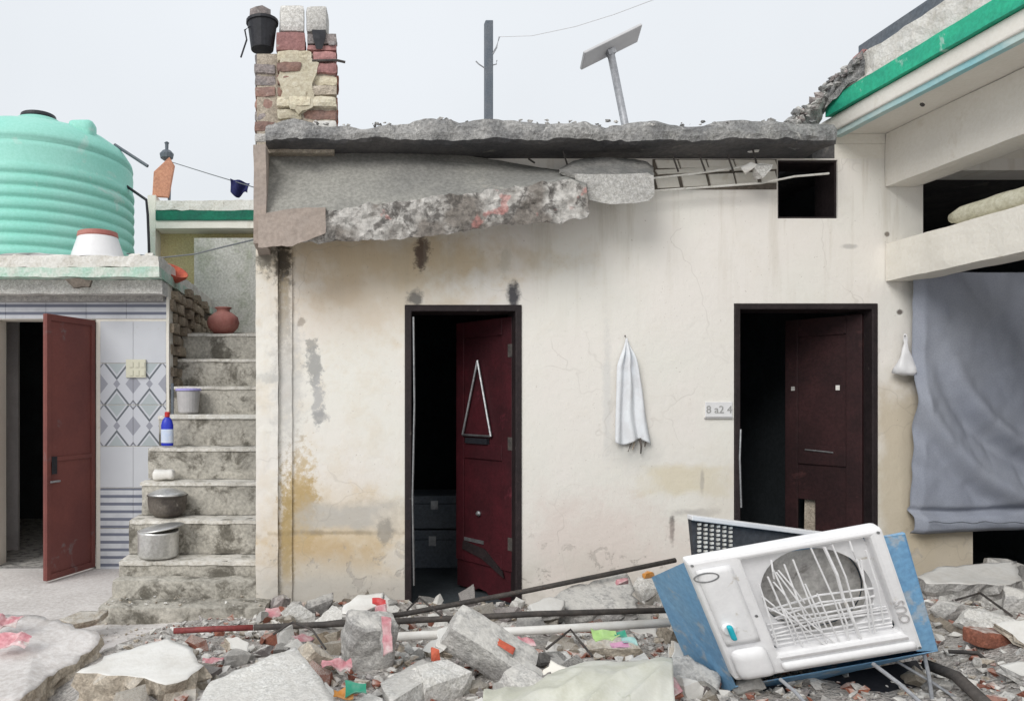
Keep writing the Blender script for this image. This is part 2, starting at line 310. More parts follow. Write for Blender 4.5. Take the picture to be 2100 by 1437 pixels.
# ------------------------------------------------------------------ mesh helpers
class MB:
    def __init__(s): s.v = []; s.f = []; s.mi = []
    def add(s, vs, fs, mi=0):
        b = len(s.v); s.v += [Vector(v) for v in vs]
        s.f += [tuple(b+i for i in f) for f in fs]; s.mi += (mi if isinstance(mi, list) else [mi]*len(fs)); return s
    def box(s, a, b, mi=0):
        x0, x1 = sorted((a[0], b[0])); y0, y1 = sorted((a[1], b[1])); z0, z1 = sorted((a[2], b[2]))
        return s.add([(x0,y0,z0),(x1,y0,z0),(x1,y1,z0),(x0,y1,z0),(x0,y0,z1),(x1,y0,z1),(x1,y1,z1),(x0,y1,z1)],
              [(0,3,2,1),(4,5,6,7),(0,1,5,4),(1,2,6,5),(2,3,7,6),(3,0,4,7)], mi)
    def obox(s, c, u, v, w_, mi=0):
        c, u, v, w_ = Vector(c), Vector(u)/2, Vector(v)/2, Vector(w_)/2
        return s.add([c-u-v-w_, c+u-v-w_, c+u+v-w_, c-u+v-w_, c-u-v+w_, c+u-v+w_, c+u+v+w_, c-u+v+w_],
              [(0,3,2,1),(4,5,6,7),(0,1,5,4),(1,2,6,5),(2,3,7,6),(3,0,4,7)], mi)
    def prism(s, poly, ext, mi=0):
        n = len(poly); poly = [Vector(p) for p in poly]; e = Vector(ext)
        return s.add(poly+[p+e for p in poly], [tuple(range(n)), tuple(range(2*n-1, n-1, -1))]+[(i, n+i, n+(i+1) % n, (i+1) % n) for i in range(n)], mi)
    def tube(s, pts, r, n=8, mi=0, r2=None):
        pts = [Vector(p) for p in pts]; vs = []; fs = []; k = len(pts); prev = None
        for i, p in enumerate(pts):
            t = (pts[min(i+1, k-1)]-pts[max(i-1, 0)]).normalized()
            a = t.cross(Vector((0, 0, 1))) if abs(t.z) < .95 else t.cross(Vector((1, 0, 0)))
            a.normalize(); b = t.cross(a); rr = r if r2 is None else r+(r2-r)*i/(k-1)
            vs += [p+(a*math.cos(2*math.pi*j/n)+b*math.sin(2*math.pi*j/n))*rr for j in range(n)]
        for i in range(k-1):
            for j in range(n): fs.append((i*n+j, i*n+(j+1) % n, (i+1)*n+(j+1) % n, (i+1)*n+j))
        fs.append(tuple(range(n-1, -1, -1))); fs.append(tuple((k-1)*n+j for j in range(n)))
        return s.add(vs, fs, mi)
    def lathe(s, prof, c, n=32, mi=0, axis=None):
        c = Vector(c); vs = []; fs = []; k = len(prof)
        for r, z in prof: vs += [Vector((r*math.cos(2*math.pi*j/n), r*math.sin(2*math.pi*j/n), z)) for j in range(n)]
        if axis is not None: vs = [axis@v for v in vs]
        for i in range(k-1):
            for j in range(n): fs.append((i*n+j, i*n+(j+1) % n, (i+1)*n+(j+1) % n, (i+1)*n+j))
        fs.append(tuple(range(n-1, -1, -1))); fs.append(tuple((k-1)*n+j for j in range(n)))
        return s.add([c+v for v in vs], fs, mi)
    def rbox(s, a, b, cell=.06, amp=.012, freq=9, rnd=.0, seed=0, mi=0):
        a, b = Vector([min(x) for x in zip(a, b)]), Vector([max(x) for x in zip(a, b)])
        n = [max(1, int(round((b[i]-a[i])/cell))) for i in range(3)]; idx = {}; vs = []; fs = []
        c = (a+b)/2; hs = (b-a)/2
        def V(i, j, k):
            if (i, j, k) not in idx:
                p = Vector((a.x+(b.x-a.x)*i/n[0], a.y+(b.y-a.y)*j/n[1], a.z+(b.z-a.z)*k/n[2]))
                if rnd:
                    q = [max(0, abs(p[t]-c[t])-(hs[t]-rnd)) for t in range(3)]; l = math.sqrt(sum(x*x for x in q))
                    if l > rnd:
                        for t in range(3):
                            if q[t] > 0: p[t] = c[t]+math.copysign(hs[t]-rnd+q[t]*rnd/l, p[t]-c[t])
                o = Vector((seed*3.1, seed*1.7, seed*.9))
                p += noise.noise_vector(p*freq+o)*amp+noise.noise_vector(p*freq*2.7+o)*amp*.5
                idx[(i, j, k)] = len(vs); vs.append(p)
            return idx[(i, j, k)]
        for i in range(n[0]):
            for j in range(n[1]):
                fs.append((V(i,j,0),V(i,j+1,0),V(i+1,j+1,0),V(i+1,j,0))); K = n[2]; fs.append((V(i,j,K),V(i+1,j,K),V(i+1,j+1,K),V(i,j+1,K)))
        for i in range(n[0]):
            for k in range(n[2]):
                fs.append((V(i,0,k),V(i+1,0,k),V(i+1,0,k+1),V(i,0,k+1))); J = n[1]; fs.append((V(i,J,k),V(i,J,k+1),V(i+1,J,k+1),V(i+1,J,k)))
        for j in range(n[1]):
            for k in range(n[2]):
                fs.append((V(0,j,k),V(0,j,k+1),V(0,j+1,k+1),V(0,j+1,k))); I = n[0]; fs.append((V(I,j,k),V(I,j+1,k),V(I,j+1,k+1),V(I,j,k+1)))
        return s.add(vs, fs, mi)
    def wall(s, x0, x1, z0, z1, y0, y1, holes, mi=0, tr=None):
        """plate with rectangular holes, reveals included"""
        xs = sorted({x0, x1, *[h[0] for h in holes], *[h[1] for h in holes]}); zs = sorted({z0, z1, *[h[2] for h in holes], *[h[3] for h in holes]})
        xs = [x for x in xs if x0 <= x <= x1]; zs = [z for z in zs if z0 <= z <= z1]
        def full(i, k):
            if not (0 <= i < len(xs)-1 and 0 <= k < len(zs)-1): return False
            cx, cz = (xs[i]+xs[i+1])/2, (zs[k]+zs[k+1])/2
            return not any(h[0] < cx < h[1] and h[2] < cz < h[3] for h in holes)
        idx = {}; vs = []; fs = []
        def V(i, k, y):
            if (i, k, y) not in idx: idx[(i, k, y)] = len(vs); vs.append((xs[i], y, zs[k]))
            return idx[(i, k, y)]
        for i in range(len(xs)-1):
            for k in range(len(zs)-1):
                if not full(i, k): continue
                fs.append((V(i,k,y0),V(i+1,k,y0),V(i+1,k+1,y0),V(i,k+1,y0))); fs.append((V(i,k,y1),V(i,k+1,y1),V(i+1,k+1,y1),V(i+1,k,y1)))
                if not full(i-1, k): fs.append((V(i,k,y0),V(i,k+1,y0),V(i,k+1,y1),V(i,k,y1)))
                if not full(i+1, k): fs.append((V(i+1,k,y0),V(i+1,k,y1),V(i+1,k+1,y1),V(i+1,k+1,y0)))
                if not full(i, k-1): fs.append((V(i,k,y0),V(i,k,y1),V(i+1,k,y1),V(i+1,k,y0)))
                if not full(i, k+1): fs.append((V(i,k+1,y0),V(i+1,k+1,y0),V(i+1,k+1,y1),V(i,k+1,y1)))
        return s.add([tr@Vector(v) for v in vs] if tr else vs, fs, mi)
    def slab(s, top, down, jag=.02, seg=.05, rings=4, seed=0, bulge=.02):
        """broken plate: top outline, thickness vector; ragged edge; material 0 on top, 1 on the broken sides"""
        rnd = random.Random(seed); top = [Vector(p) for p in top]; down = Vector(down); c = sum(top, Vector())/len(top)
        ring = []; n = len(top)
        for i in range(n):
            a, b = top[i], top[(i+1) % n]; k = max(1, int((b-a).length/seg))
            for j in range(k):
                p = a+(b-a)*j/k; o = (p-c); o -= down.normalized()*o.dot(down.normalized()); o.normalize()
                ring.append((p, o, rnd.uniform(-jag, jag*.6) if j else rnd.uniform(-jag, jag)*.4))
        m = len(ring); vs = []; fs = []; mi = []
        for r in range(rings+1):
            t = r/rings
            for p, o, q in ring:
                k = q+(0 if r in (0,) else rnd.uniform(-1, 1)*bulge*(1+.5*t))
                vs.append(p+o*k+down*(t+(0 if r in (0, rings) else rnd.uniform(-.25, .25)/rings)))
        up_ = -down.normalized(); inn = []
        for k in (.86, .6, .3):
            inn.append(len(vs)); vs += [c+(vs[i]-c)*k+up_*noise.noise((c+(vs[i]-c)*k)*6)*.007 for i in range(m)]
        vs.append(c.copy()); vs.append(c+down)
        T, B = len(vs)-2, len(vs)-1
        for i in range(m):
            j = (i+1) % m; L0 = [0]+inn
            for a_, b_ in zip(L0[:-1], L0[1:]): fs.append((a_+i, a_+j, b_+j, b_+i)); mi.append(0)
            fs.append((T, inn[-1]+i, inn[-1]+j)); mi.append(0); fs.append((B, rings*m+j, rings*m+i)); mi.append(1)
            for r in range(rings): fs.append((r*m+i, (r+1)*m+i, (r+1)*m+j, r*m+j)); mi.append(1)
        s.add(vs, fs, mi); return s

def wloc(o):
    l = Vector(o.location)
    while o.parent: o = o.parent; l += Vector(o.location)
    return l
COL = SC.collection
def make(name, mb, mats, parent=None, label=None, cat=None, group=None, kind=None, smooth=False, bevel=0, local=False, fix=True):
    if not isinstance(mats, (list, tuple)): mats = [mats]
    vs = mb.v; loc = Vector()
    if parent is None and not local:
        xs = [v.x for v in vs]; ys = [v.y for v in vs]
        loc = Vector(((min(xs)+max(xs))/2, (min(ys)+max(ys))/2, min(v.z for v in vs))); vs = [v-loc for v in vs]
    me = bpy.data.meshes.new(name); me.from_pydata([tuple(v) for v in vs], [], mb.f)
    for m in mats: me.materials.append(M[m] if isinstance(m, str) else m)
    if len(mats) > 1: me.polygons.foreach_set('material_index', mb.mi)
    if fix:
        bm = bmesh.new(); bm.from_mesh(me); bmesh.ops.recalc_face_normals(bm, faces=bm.faces[:]); bm.to_mesh(me); bm.free()
    if smooth == 'top': me.polygons.foreach_set('use_smooth', [x == 0 for x in mb.mi])
    elif smooth: me.polygons.foreach_set('use_smooth', [True]*len(me.polygons))
    me.update()
    o = bpy.data.objects.new(name, me); COL.objects.link(o)
    if parent is not None:
        o.parent = parent
        if not local: o.location = -wloc(parent)
    else: o.location = loc
    if bevel:
        b = o.modifiers.new('bevel', 'BEVEL'); b.width = bevel; b.segments = 2; b.limit_method = 'ANGLE'; b.angle_limit = R(35)
    if smooth == 'auto':
        pass
    tag(o, label, cat, group, kind); return o
def tag(o, label=None, cat=None, group=None, kind=None):
    for k, v in (('label', label), ('category', cat), ('group', group), ('kind', kind)):
        if v: o[k] = v
def thing(name, label, cat, loc=(0, 0, 0), group=None):
    o = bpy.data.objects.new(name, None); COL.objects.link(o); o.location = loc; o.empty_display_size = .1
    tag(o, label, cat, group); return o
def text_mesh(txt, size, depth):
    cu = bpy.data.curves.new('t', 'FONT'); cu.body = txt; cu.size = size; cu.extrude = depth; cu.align_x = 'CENTER'; cu.align_y = 'CENTER'
    o = bpy.data.objects.new('t', cu); COL.objects.link(o)
    dg = bpy.context.evaluated_depsgraph_get(); me = bpy.data.meshes.new_from_object(o.evaluated_get(dg))
    mb = MB(); mb.add([v.co.copy() for v in me.vertices], [tuple(p.vertices) for p in me.polygons])
    bpy.data.objects.remove(o); bpy.data.curves.remove(cu); return mb
def hull(dx, dy, dz, n=16, seed=0, sq=.75):
    """angular lump"""
    rnd = random.Random(seed); bm = bmesh.new()
    for _ in range(n):
        p = Vector((rnd.uniform(-1, 1), rnd.uniform(-1, 1), rnd.uniform(-1, 1))); m_ = max(abs(x) for x in p)
        q = p/m_ if rnd.random() < sq else p.normalized(); bm.verts.new((q.x*dx*rnd.uniform(.82, 1), q.y*dy*rnd.uniform(.82, 1), q.z*dz*rnd.uniform(.82, 1)))
    r = bmesh.ops.convex_hull(bm, input=bm.verts[:])
    bmesh.ops.delete(bm, geom=[g for g in r['geom_interior'] if isinstance(g, bmesh.types.BMVert)], context='VERTS')
    bmesh.ops.dissolve_limit(bm, angle_limit=R(12), verts=bm.verts[:], edges=bm.edges[:])
    mb = MB(); bm.verts.index_update()
    mb.add([v.co.copy() for v in bm.verts], [tuple(v.index for v in f.verts) for f in bm.faces]); bm.free(); return mb
def fracture(mb, size, seed=0, amp=.09, cuts=2):
    bm = bmesh.new(); vv = [bm.verts.new(v) for v in mb.v]
    for f in mb.f:
        try: bm.faces.new([vv[i] for i in f])
        except ValueError: pass
    bmesh.ops.triangulate(bm, faces=bm.faces[:]); bmesh.ops.subdivide_edges(bm, edges=bm.edges[:], cuts=cuts, use_grid_fill=True)
    o = Vector((seed*1.3, seed*.7, 2)); k = 1/size
    for v in bm.verts: v.co += (noise.noise_vector(v.co*k*1.6+o)*amp+noise.noise_vector(v.co*k*4.5+o)*amp*.55)*size
    bm.verts.index_update(); r = MB().add([v.co.copy() for v in bm.verts], [tuple(v.index for v in f.verts) for f in bm.faces]); bm.free(); return r
def xf(mb, mat):
    mb.v = [mat@v for v in mb.v]; return mb
def sm(a, b, x):
    t = max(0, min(1, (x-a)/(b-a))); return t*t*(3-2*t)

# ------------------------------------------------------------------ ground
def h0(x, y):
    m = sm(-1.35, -.75, x+.25*math.sin(y*2.1))*sm(5.05, 4.75, y)
    h = m*(.05+max(0, 4.95-y)*.108)
    h += .17*sm(2.3, 3.1, x)*sm(5.05, 4.2, y)*sm(1.2, 2.6, y)
    h += .07*math.exp(-((y-4.72)/.22)**2)*sm(-.5, 0., x)*sm(5.06, 4.9, y)
    if y < 2.4: h *= .75+.25*sm(.8, 2.4, y)
    return h
def h(x, y):
    m = sm(-1.35, -.75, x+.25*math.sin(y*2.1))*sm(5.1, 4.8, y)
    p = Vector((x, y, 0)); return h0(x, y)+m*(.05*noise.noise(p*2.2)+.025*noise.noise(p*6+Vector((9, 0, 0)))+.010*noise.noise(p*17))
def axis(lo, hi, step, far):
    a = [lo+i*step for i in range(int((hi-lo)/step)+1)]; s_ = step; l = []; x = a[-1]
    while x < far: s_ *= 1.5; x += s_; l.append(x)
    s_ = step; x = a[0]; f_ = []
    while x > -far: s_ *= 1.5; x -= s_; f_.append(x)
    return f_[::-1]+a+l
gx, gy = axis(-2.2, 5.2, .05, 150), axis(1.4, 5.4, .05, 300); mb = MB(); nx = len(gx)
mb.v = [Vector((x, y, h(x, y) if (-2.3 < x < 5.3 and 1.3 < y < 5.5) else h0(x, y) if (-3 < x < 8 and .5 < y < 6) else 0.)) for y in gy for x in gx]
for j in range(len(gy)-1):
    for i in range(nx-1):
        cx_, cy_ = (gx[i]+gx[i+1])/2, (gy[j]+gy[j+1])/2
        mb.f.append((j*nx+i, j*nx+i+1, (j+1)*nx+i+1, (j+1)*nx+i)); mb.mi.append(1 if (-1.15 < cx_+.25*math.sin(cy_*2.1) and cy_ < 4.95 and cx_ < 6 and cy_ > .5) else 0)
make('ground', mb, ['ground', 'rubbleground'], kind='structure', local=True, smooth=True)

# ------------------------------------------------------------------ main house
house = thing('house', 'cream single-storey house with two dark doorways and a broken roof edge', 'house', (1.9, D0+.11, 0))
XL, XR, ZT = PX(528), 6.3, 3.10
DR1 = (PX(830), PX(1070), -.2, PZ(625)); DR2 = (PX(1505), PX(1800), -.2, PZ(622)); VN = (PX(1595), PX(1718), PZ(448), PZ(328))
OPN = (PX(1995), 6.2, -.2, .70); OPU = (PX(1893), 6.2, .70, 3.02)
wall = make('wall', MB().wall(XL, XR, -.1, ZT, D0, D0+.22, [DR1, DR2, VN, OPN, OPU]), 'facade', house)
make('pilaster', MB().rbox((PX(526), D0-.045, 0), (PX(571), D0+.01, PZ(512)), .05, .004, 9), 'facade', house, bevel=0)
make('drain_strip', MB().rbox((PX(571.5), D0-.016, .02), (PX(599), D0+.008, PZ(512)), .05, .004, 12), 'facade', house)
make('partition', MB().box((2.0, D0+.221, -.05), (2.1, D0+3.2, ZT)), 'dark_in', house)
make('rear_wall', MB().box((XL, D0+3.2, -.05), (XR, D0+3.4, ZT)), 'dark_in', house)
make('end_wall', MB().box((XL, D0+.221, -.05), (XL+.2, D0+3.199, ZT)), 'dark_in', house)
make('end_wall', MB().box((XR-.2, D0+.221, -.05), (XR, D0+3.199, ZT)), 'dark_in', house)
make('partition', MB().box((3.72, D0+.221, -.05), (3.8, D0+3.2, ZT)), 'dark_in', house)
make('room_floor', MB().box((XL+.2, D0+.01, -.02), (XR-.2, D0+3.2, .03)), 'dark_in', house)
make('roof_return', MB().box((PX(1705, 4.9)-.02, D0+.005, 3.101), (6.3, D0+3.6, 3.20)), 'roofdark', house)
make('upper_wall', MB().box((PX(1690), D0+.001, 3.10+.102), (XR, D0+.2, 3.269)), 'cream', house)
make('upper_wall', MB().box((PX(1712), D0-.0, 3.1005), (6.3, D0+.004, 3.2)), 'cream', house)
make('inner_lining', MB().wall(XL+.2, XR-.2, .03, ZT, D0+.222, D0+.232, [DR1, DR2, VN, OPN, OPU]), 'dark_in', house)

# roof slab with a crumbled lip
def roof_slab():
    mb = MB(); x0, x1, y0, y1, z0, z1 = PX(545, 4.72), PX(1680, 4.9), 4.72, D0+3.6, 3.10, 3.225
    n = 260; nu = 10; vs = []; fs = []; mi = []
    for i in range(n+1):
        x = x0+(x1-x0)*i/n
        for k in range(nu+1):               # profile: soffit back, soffit front, face up, top front, top back
            prof = [(D0-.001, z0), (y0+.18, z0), (y0+.03, z0), (y0, z0+.012), (y0-.004, z0+.05), (y0+.006, z0+.09), (y0+.03, z1), (y0+.09, z1+.01), (y0+.2, z1+.012), (y0+.5, z1), (y1, z1)]
            y, z = prof[k]; p = Vector((x, y, z)); a = .0 if k in (0, 10) else (.006 if k < 2 else .020)
            o = noise.noise_vector(Vector((p.x*4.3, p.y*9, p.z*9)))*a*1.3+noise.noise_vector(p*17+Vector((3, 1, 2)))*a*.55
            if 5 <= k <= 9: o.z += .03*noise.noise(Vector((x*2.2, y*3, 5)))+.015*noise.noise(Vector((x*6, y*6, 1)))
            if 2 <= k <= 6: o.y += .03*noise.noise(Vector((x*3.1, 2, 7)))
            vs.append(p+o)
    for i in range(n):
        for k in range(nu):
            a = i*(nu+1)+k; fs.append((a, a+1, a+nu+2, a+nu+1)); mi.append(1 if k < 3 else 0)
    fs.append(tuple(range(nu, -1, -1))); mi.append(0); fs.append(tuple(n*(nu+1)+k for k in range(nu+1))); mi.append(0)
    return mb.add(vs, fs, mi)
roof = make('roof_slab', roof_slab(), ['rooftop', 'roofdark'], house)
mb = MB(); rnd = random.Random(3)
for i in range(150):
    x = rnd.uniform(PX(560, 4.75), PX(1700, 4.75)); y = 4.74+abs(rnd.gauss(0, .12)); s_ = rnd.uniform(.006, .017)
    if x > PX(1560, 4.75): s_ *= 1.5
    m_ = hull(s_*1.3, s_, s_*.8, 9, i); xf(m_, Matrix.Translation((x, y, 3.235+s_*.3+.02*noise.noise(Vector((x*2.2, y*3, 5)))))@Matrix.Rotation(rnd.uniform(0, 6), 4, 'Z')); mb.add(m_.v, m_.f, i % 2)
make('roof_grit', mb, ['rooftop', 'conc'], house, kind='stuff', fix=False)

# door frames and leaves
def uframe(x0, x1, zt, t, y0, y1, zb):
    return MB().prism([(x0, y0, zb), (x0, y0, zt), (x1, y0, zt), (x1, y0, zb), (x1-t, y0, zb), (x1-t, y0, zt-t), (x0+t, y0, zt-t), (x0+t, y0, zb)], (0, y1-y0, 0))
f1 = make('door_frame', uframe(DR1[0]+.002, DR1[1]-.002, DR1[3]-.002, .044, D0-.012, D0+.221, -.02), 'frame', house, bevel=.006)
make('worn_strip', MB().tube([P(848, 650, D0-.014)+Vector((0, 0, 0)), P(850, 830, D0-.015), P(846, 1020, D0-.014), P(849, 1200, D0-.014)], .007, 6), 'steel', f1)
f2 = make('door_frame', uframe(DR2[0]+.002, DR2[1]-.002, DR2[3]-.002, .04, D0-.008, D0+.221, -.02), 'frame', house, bevel=.006)
make('worn_strip', MB().tube([P(1519, 880, D0-.010), P(1517, 940, D0-.011), P(1520, 1040, D0-.010)], .007, 6), 'steel', f2)
make('vent_shade_lining', MB().wall(VN[0]+.001, VN[1]-.001, VN[2]+.001, VN[3]-.001, D0+.012, D0+.219, [(VN[0]+.014, VN[1]-.014, VN[2]+.014, VN[3]-.014)]), 'frame', house)  # dark lining added through the wall so the vent reveals look shaded

def leaf(hx, hy, fx, fy, zb, zt, th=.035, broken=False):
    """returns (transform, width): local x along the leaf, local y out of its face, local z up"""
    u = Vector((fx-hx, fy-hy, 0)); wd = u.length; u.normalize(); n_ = Vector((-u.y, u.x, 0))
    if n_.y > 0: n_ = -n_
    return Matrix(((u.x, n_.x, 0, hx), (u.y, n_.y, 0, hy), (0, 0, 1, 0), (0, 0, 0, 1))), wd
T, wd = leaf(PX(1052, D0+.10), D0+.10, PX(938, 5.62), 5.62, 0, 2)
zt = DR1[3]-.07
poly = [(0, 0, .03), (wd*.4, 0, .035), (wd*.46, 0, .06), (wd*.6, 0, .07), (wd*.66, 0, .05), (wd, 0, .05), (wd, 0, zt), (0, 0, zt)]
d1 = make('door_leaf', xf(MB().prism(poly, (0, -.035, 0)), T), 'maroon', house)
def on(T, x0, x1, z0, z1, y0=.001, y1=.014): return xf(MB().box((x0, y0, z0), (x1, y1, z1)), T)
for a in ((.0, .09, .25, zt), (wd-.08, wd, .25, zt), (.092, wd-.082, zt-.12, zt), (.092, wd-.082, 1.02, 1.13), (.092, wd-.082, .25, .36)):
    make('stile', on(T, *a), 'maroon', d1, bevel=.003)
tx = lambda px_: (1-(px_-938)/(1052-938))*wd*1.02
tri = [(wd*.86, 1.19), (wd*.58, 1.74), (wd*.34, 1.19)]
for a, b in ((0, 1), (1, 2), (2, 0)):
    p, q_ = Vector((tri[a][0], .022, tri[a][1])), Vector((tri[b][0], .022, tri[b][1]))
    make('triangle_trim', xf(MB().tube([p, q_], .009, 6), T), 'steel', d1)
make('split_board', xf(MB().prism([(wd*.12, .016, .20), (wd*.5, .016, .30), (wd*.86, .016, .34), (wd*.84, .016, .40), (wd*.45, .016, .37), (wd*.14, .016, .24)], (0, .012, 0)), T), 'frame', d1)
make('letter_slot', on(T, wd*.4, wd*.8, 1.13, 1.17, .002, .03), 'black', d1)
make('kick_scuff', on(T, wd*.5, wd*.9, .40, .425, .002, .008), 'steel', d1)
for hz in (.4, 1.1, 1.75): make('hinge', xf(MB().box((-.012, .0005, hz), (.03, .02, hz+.09)), T), 'rod', d1)
make('knob', xf(MB().lathe([(.001, 0), (.018, .004), (.02, .016), (.012, .028), (.001, .03)], (0, 0, 0), 12), T@Matrix.Translation((wd*.58, .0, .62))@Matrix.Rotation(R(-90), 4, 'X')), 'steel', d1)
T, wd = leaf(DR2[1]-.052, D0+.07, PX(1612, 5.58), 5.58, 0, 2); zt = DR2[3]-.065
d2 = make('door_leaf', xf(MB().wall(0, wd, .02, zt, -.035, 0, [(wd*.60, wd*.86, .36, .72)]), T), 'maroon_d', house)
for a in ((.0, .10, .05, zt), (wd-.09, wd, .05, zt), (.102, wd-.092, zt-.13, zt), (.102, wd-.092, .98, 1.12), (.102, wd-.092, .05, .22)):
    make('stile', on(T, *a), 'maroon_d', d2, bevel=.003)
make('broken_board', xf(MB().prism([(wd*.62, -.06, .33), (wd*.80, -.06, .34), (wd*.79, -.06, .76), (wd*.72, -.06, .72), (wd*.63, -.06, .74)], (0, .012, 0)), T), 'tan', d2)
make('sticker', on(T, wd*.86, wd*.91, 1.52, 1.55, .015, .018), 'conc', d2)
make('bolt', xf(MB().tube([(wd*.35, .015, 1.075), (wd*.72, .015, 1.085)], .006, 6), T), 'steel', d2)
make('sticker', on(T, wd*.28, wd*.33, 1.52, 1.555, .002, .005), 'white', d2)
# things standing in the dark rooms
def trunk(c, sx, sy, sz, label):
    t = thing('metal_chest', label, 'chest', c)
    b = make('body', MB().box((c[0]-sx/2, c[1]-sy/2, c[2]), (c[0]+sx/2, c[1]+sy/2, c[2]+sz*.74)), 'bluegrey', t, bevel=.008)
    make('lid', MB().box((c[0]-sx/2-.006, c[1]-sy/2-.006, c[2]+sz*.745), (c[0]+sx/2+.006, c[1]+sy/2+.006, c[2]+sz)), 'bluegrey', t, bevel=.012)
    make('hasp', MB().box((c[0]-.03, c[1]-sy/2-.016, c[2]+sz*.6), (c[0]+.03, c[1]-sy/2-.007, c[2]+sz*.85)), 'steel', t)
trunk((.85, 6.5, .03), .8, .5, .32, 'dark blue steel chest on the floor inside the left doorway')
trunk((.87, 6.5, .36), .74, .46, .28, 'dark blue steel chest stacked on another inside the left doorway')

# exposed brick band under the slab, right of the hanging plaster
make('mortar_band', MB().box((PX(1338), D0-.004, PZ(389)), (PX(1592), D0+.02, PZ(327))), 'mortar_d', wall)
rnd = random.Random(5)
for (y0, y1, sl) in ((329, 346, 0), (350, 359, -6), (364, 387, -6)):
    xs = [1340, 1388, 1446, 1502, 1548, 1588] if y0 != 350 else [1340, 1490, 1588]
    for i in range(len(xs)-1):
        a, b = xs[i]+2+(0 if y0 < 350 else 5*i % 7), xs[i+1]-1; k = lambda x: sl*(x-1340)/250*(2 if y0 > 340 else 0)
        lean = 6
        make('brick', MB().prism([(PX(a), D0-.012-rnd.random()*.008, PZ(y0+k(a))), (PX(b), D0-.014, PZ(y0+k(b))), (PX(b+lean), D0-.013, PZ(y1+k(b))), (PX(a+lean), D0-.012, PZ(y1+k(a)))], (0, .03, 0)), 'cream', wall, bevel=.003)

# ------------------------------------------------------------------ hanging broken sunshade
def loft(st, amps, mats, seg=.03, freq=12, seed=1):
    """st: list of rings (same count of corner points). Each side gets its own roughness and material"""
    nc = len(st[0]); dv = []
    for s_ in range(nc): dv.append(max(1, int(max((r[(s_+1) % nc]-r[s_]).length for r in st)/seg)))
    rows = []
    for i in range(len(st)-1):
        k = max(1, int(max((st[i+1][c]-st[i][c]).length for c in range(nc))/seg))
        for j in range(k+(1 if i == len(st)-2 else 0)):
            t = j/k; rows.append([st[i][c].lerp(st[i+1][c], t) for c in range(nc)])
    mb = MB(); vs = []; n = sum(dv); side = [s_ for s_ in range(nc) for _ in range(dv[s_])]; fs = []; mi = []
    for r in rows:
        for s_ in range(nc):
            for j in range(dv[s_]):
                p = r[s_].lerp(r[(s_+1) % nc], j/dv[s_]); a = max(amps[s_], amps[s_-1]) if j == 0 else amps[s_]
                o = Vector((seed*2.3, seed, 0)); vs.append(p+noise.noise_vector(p*freq+o)*a+noise.noise_vector(p*freq*2.5+o)*a*.7)
    for i in range(len(rows)-1):
        for j in range(n): fs.append((i*n+j, i*n+(j+1) % n, (i+1)*n+(j+1) % n, (i+1)*n+j)); mi.append(mats[side[j]])
    fs += [tuple(range(n-1, -1, -1)), tuple((len(rows)-1)*n+j for j in range(n))]; mi += [1, 1]
    return mb.add(vs, fs, mi)
hang = thing('broken_sunshade', 'grey cement sunshade slab broken loose and sagging below the roof edge', 'sunshade', tuple(P(850, 440, 4.8)))
ST = []
for px, yb, yf, yl in ((546, 300, 470, 500), (660, 302, 436, 496), (760, 303, 420, 494), (860, 305, 407, 484), (950, 318, 397, 474), (1040, 332, 386, 460), (1110, 344, 374, 460), (1160, 350, 366, 452), (1203, 366, 380, 446)):
    ST.append([P(px, yb, 5.0), P(px, yf, 4.62), P(px+2, yl, 4.64), P(px, max(yl-25, yf), 5.05)])
hs = make('slab', loft(ST, [.004, .020, .014, .004], [0, 1, 1, 1]), ['hang', 'hangedge'], hang)
make('corner_block', MB().rbox(P(520, 296, 4.66), P(546, 500, 4.66)+Vector((0, .36, 0)), .05, .006, 8), 'brown', hang)
make('corner_foot', loft([[P(530, 440, 4.60), P(530, 506, 4.61), P(530, 500, 5.0), P(530, 440, 5.0)], [P(600, 428, 4.58), P(600, 505, 4.59), P(600, 490, 5.0), P(600, 430, 5.0)], [P(668, 425, 4.595), P(668, 478, 4.60), P(668, 470, 5.0), P(668, 430, 5.0)]], [.005, .01, .01, .005], [0, 0, 0, 0], seed=4), ['brown', 'brown'], hang)
for i, (a, b, y0, y1, mt) in enumerate(((672, 790, 432, 494, 'white'), (985, 1040, 400, 448, 'white'), (868, 905, 412, 470, 'conc_l'))):
    pass
0 and make('pink_patch', MB().slab([P(975, 396, 4.585), P(1012, 390, 4.585), P(1018, 412, 4.585), P(985, 422, 4.585)], (0, .05, 0), .004, .02, 2, 5, .004), ['pink', 'pink'], hs)
pl = thing('plaster_flap', 'pale bent plaster flap hanging at the tip of the sagging sunshade', 'plaster flap', tuple(P(1260, 420, 4.8)))
ST = []
for px, yt, ym, yl in ((1148, 345, 352, 358), (1176, 330, 357, 366), (1200, 325, 357, 408), (1250, 322, 358, 419), (1300, 326, 356, 417), (1328, 332, 354, 412), (1340, 342, 360, 400)):
    ST.append([P(px, yt, 4.90), P(px, ym, 4.70), P(px+2, yl, 4.72), P(px+2, yl-3, 4.76), P(px, ym+4, 4.76), P(px, yt+3, 4.94)])
make('shell', loft(ST, [.006, .004, .004, .004, .004, .006], [0, 1, 1, 1, 1, 0], .025, 10), ['conc_k', 'conc_l'], pl)

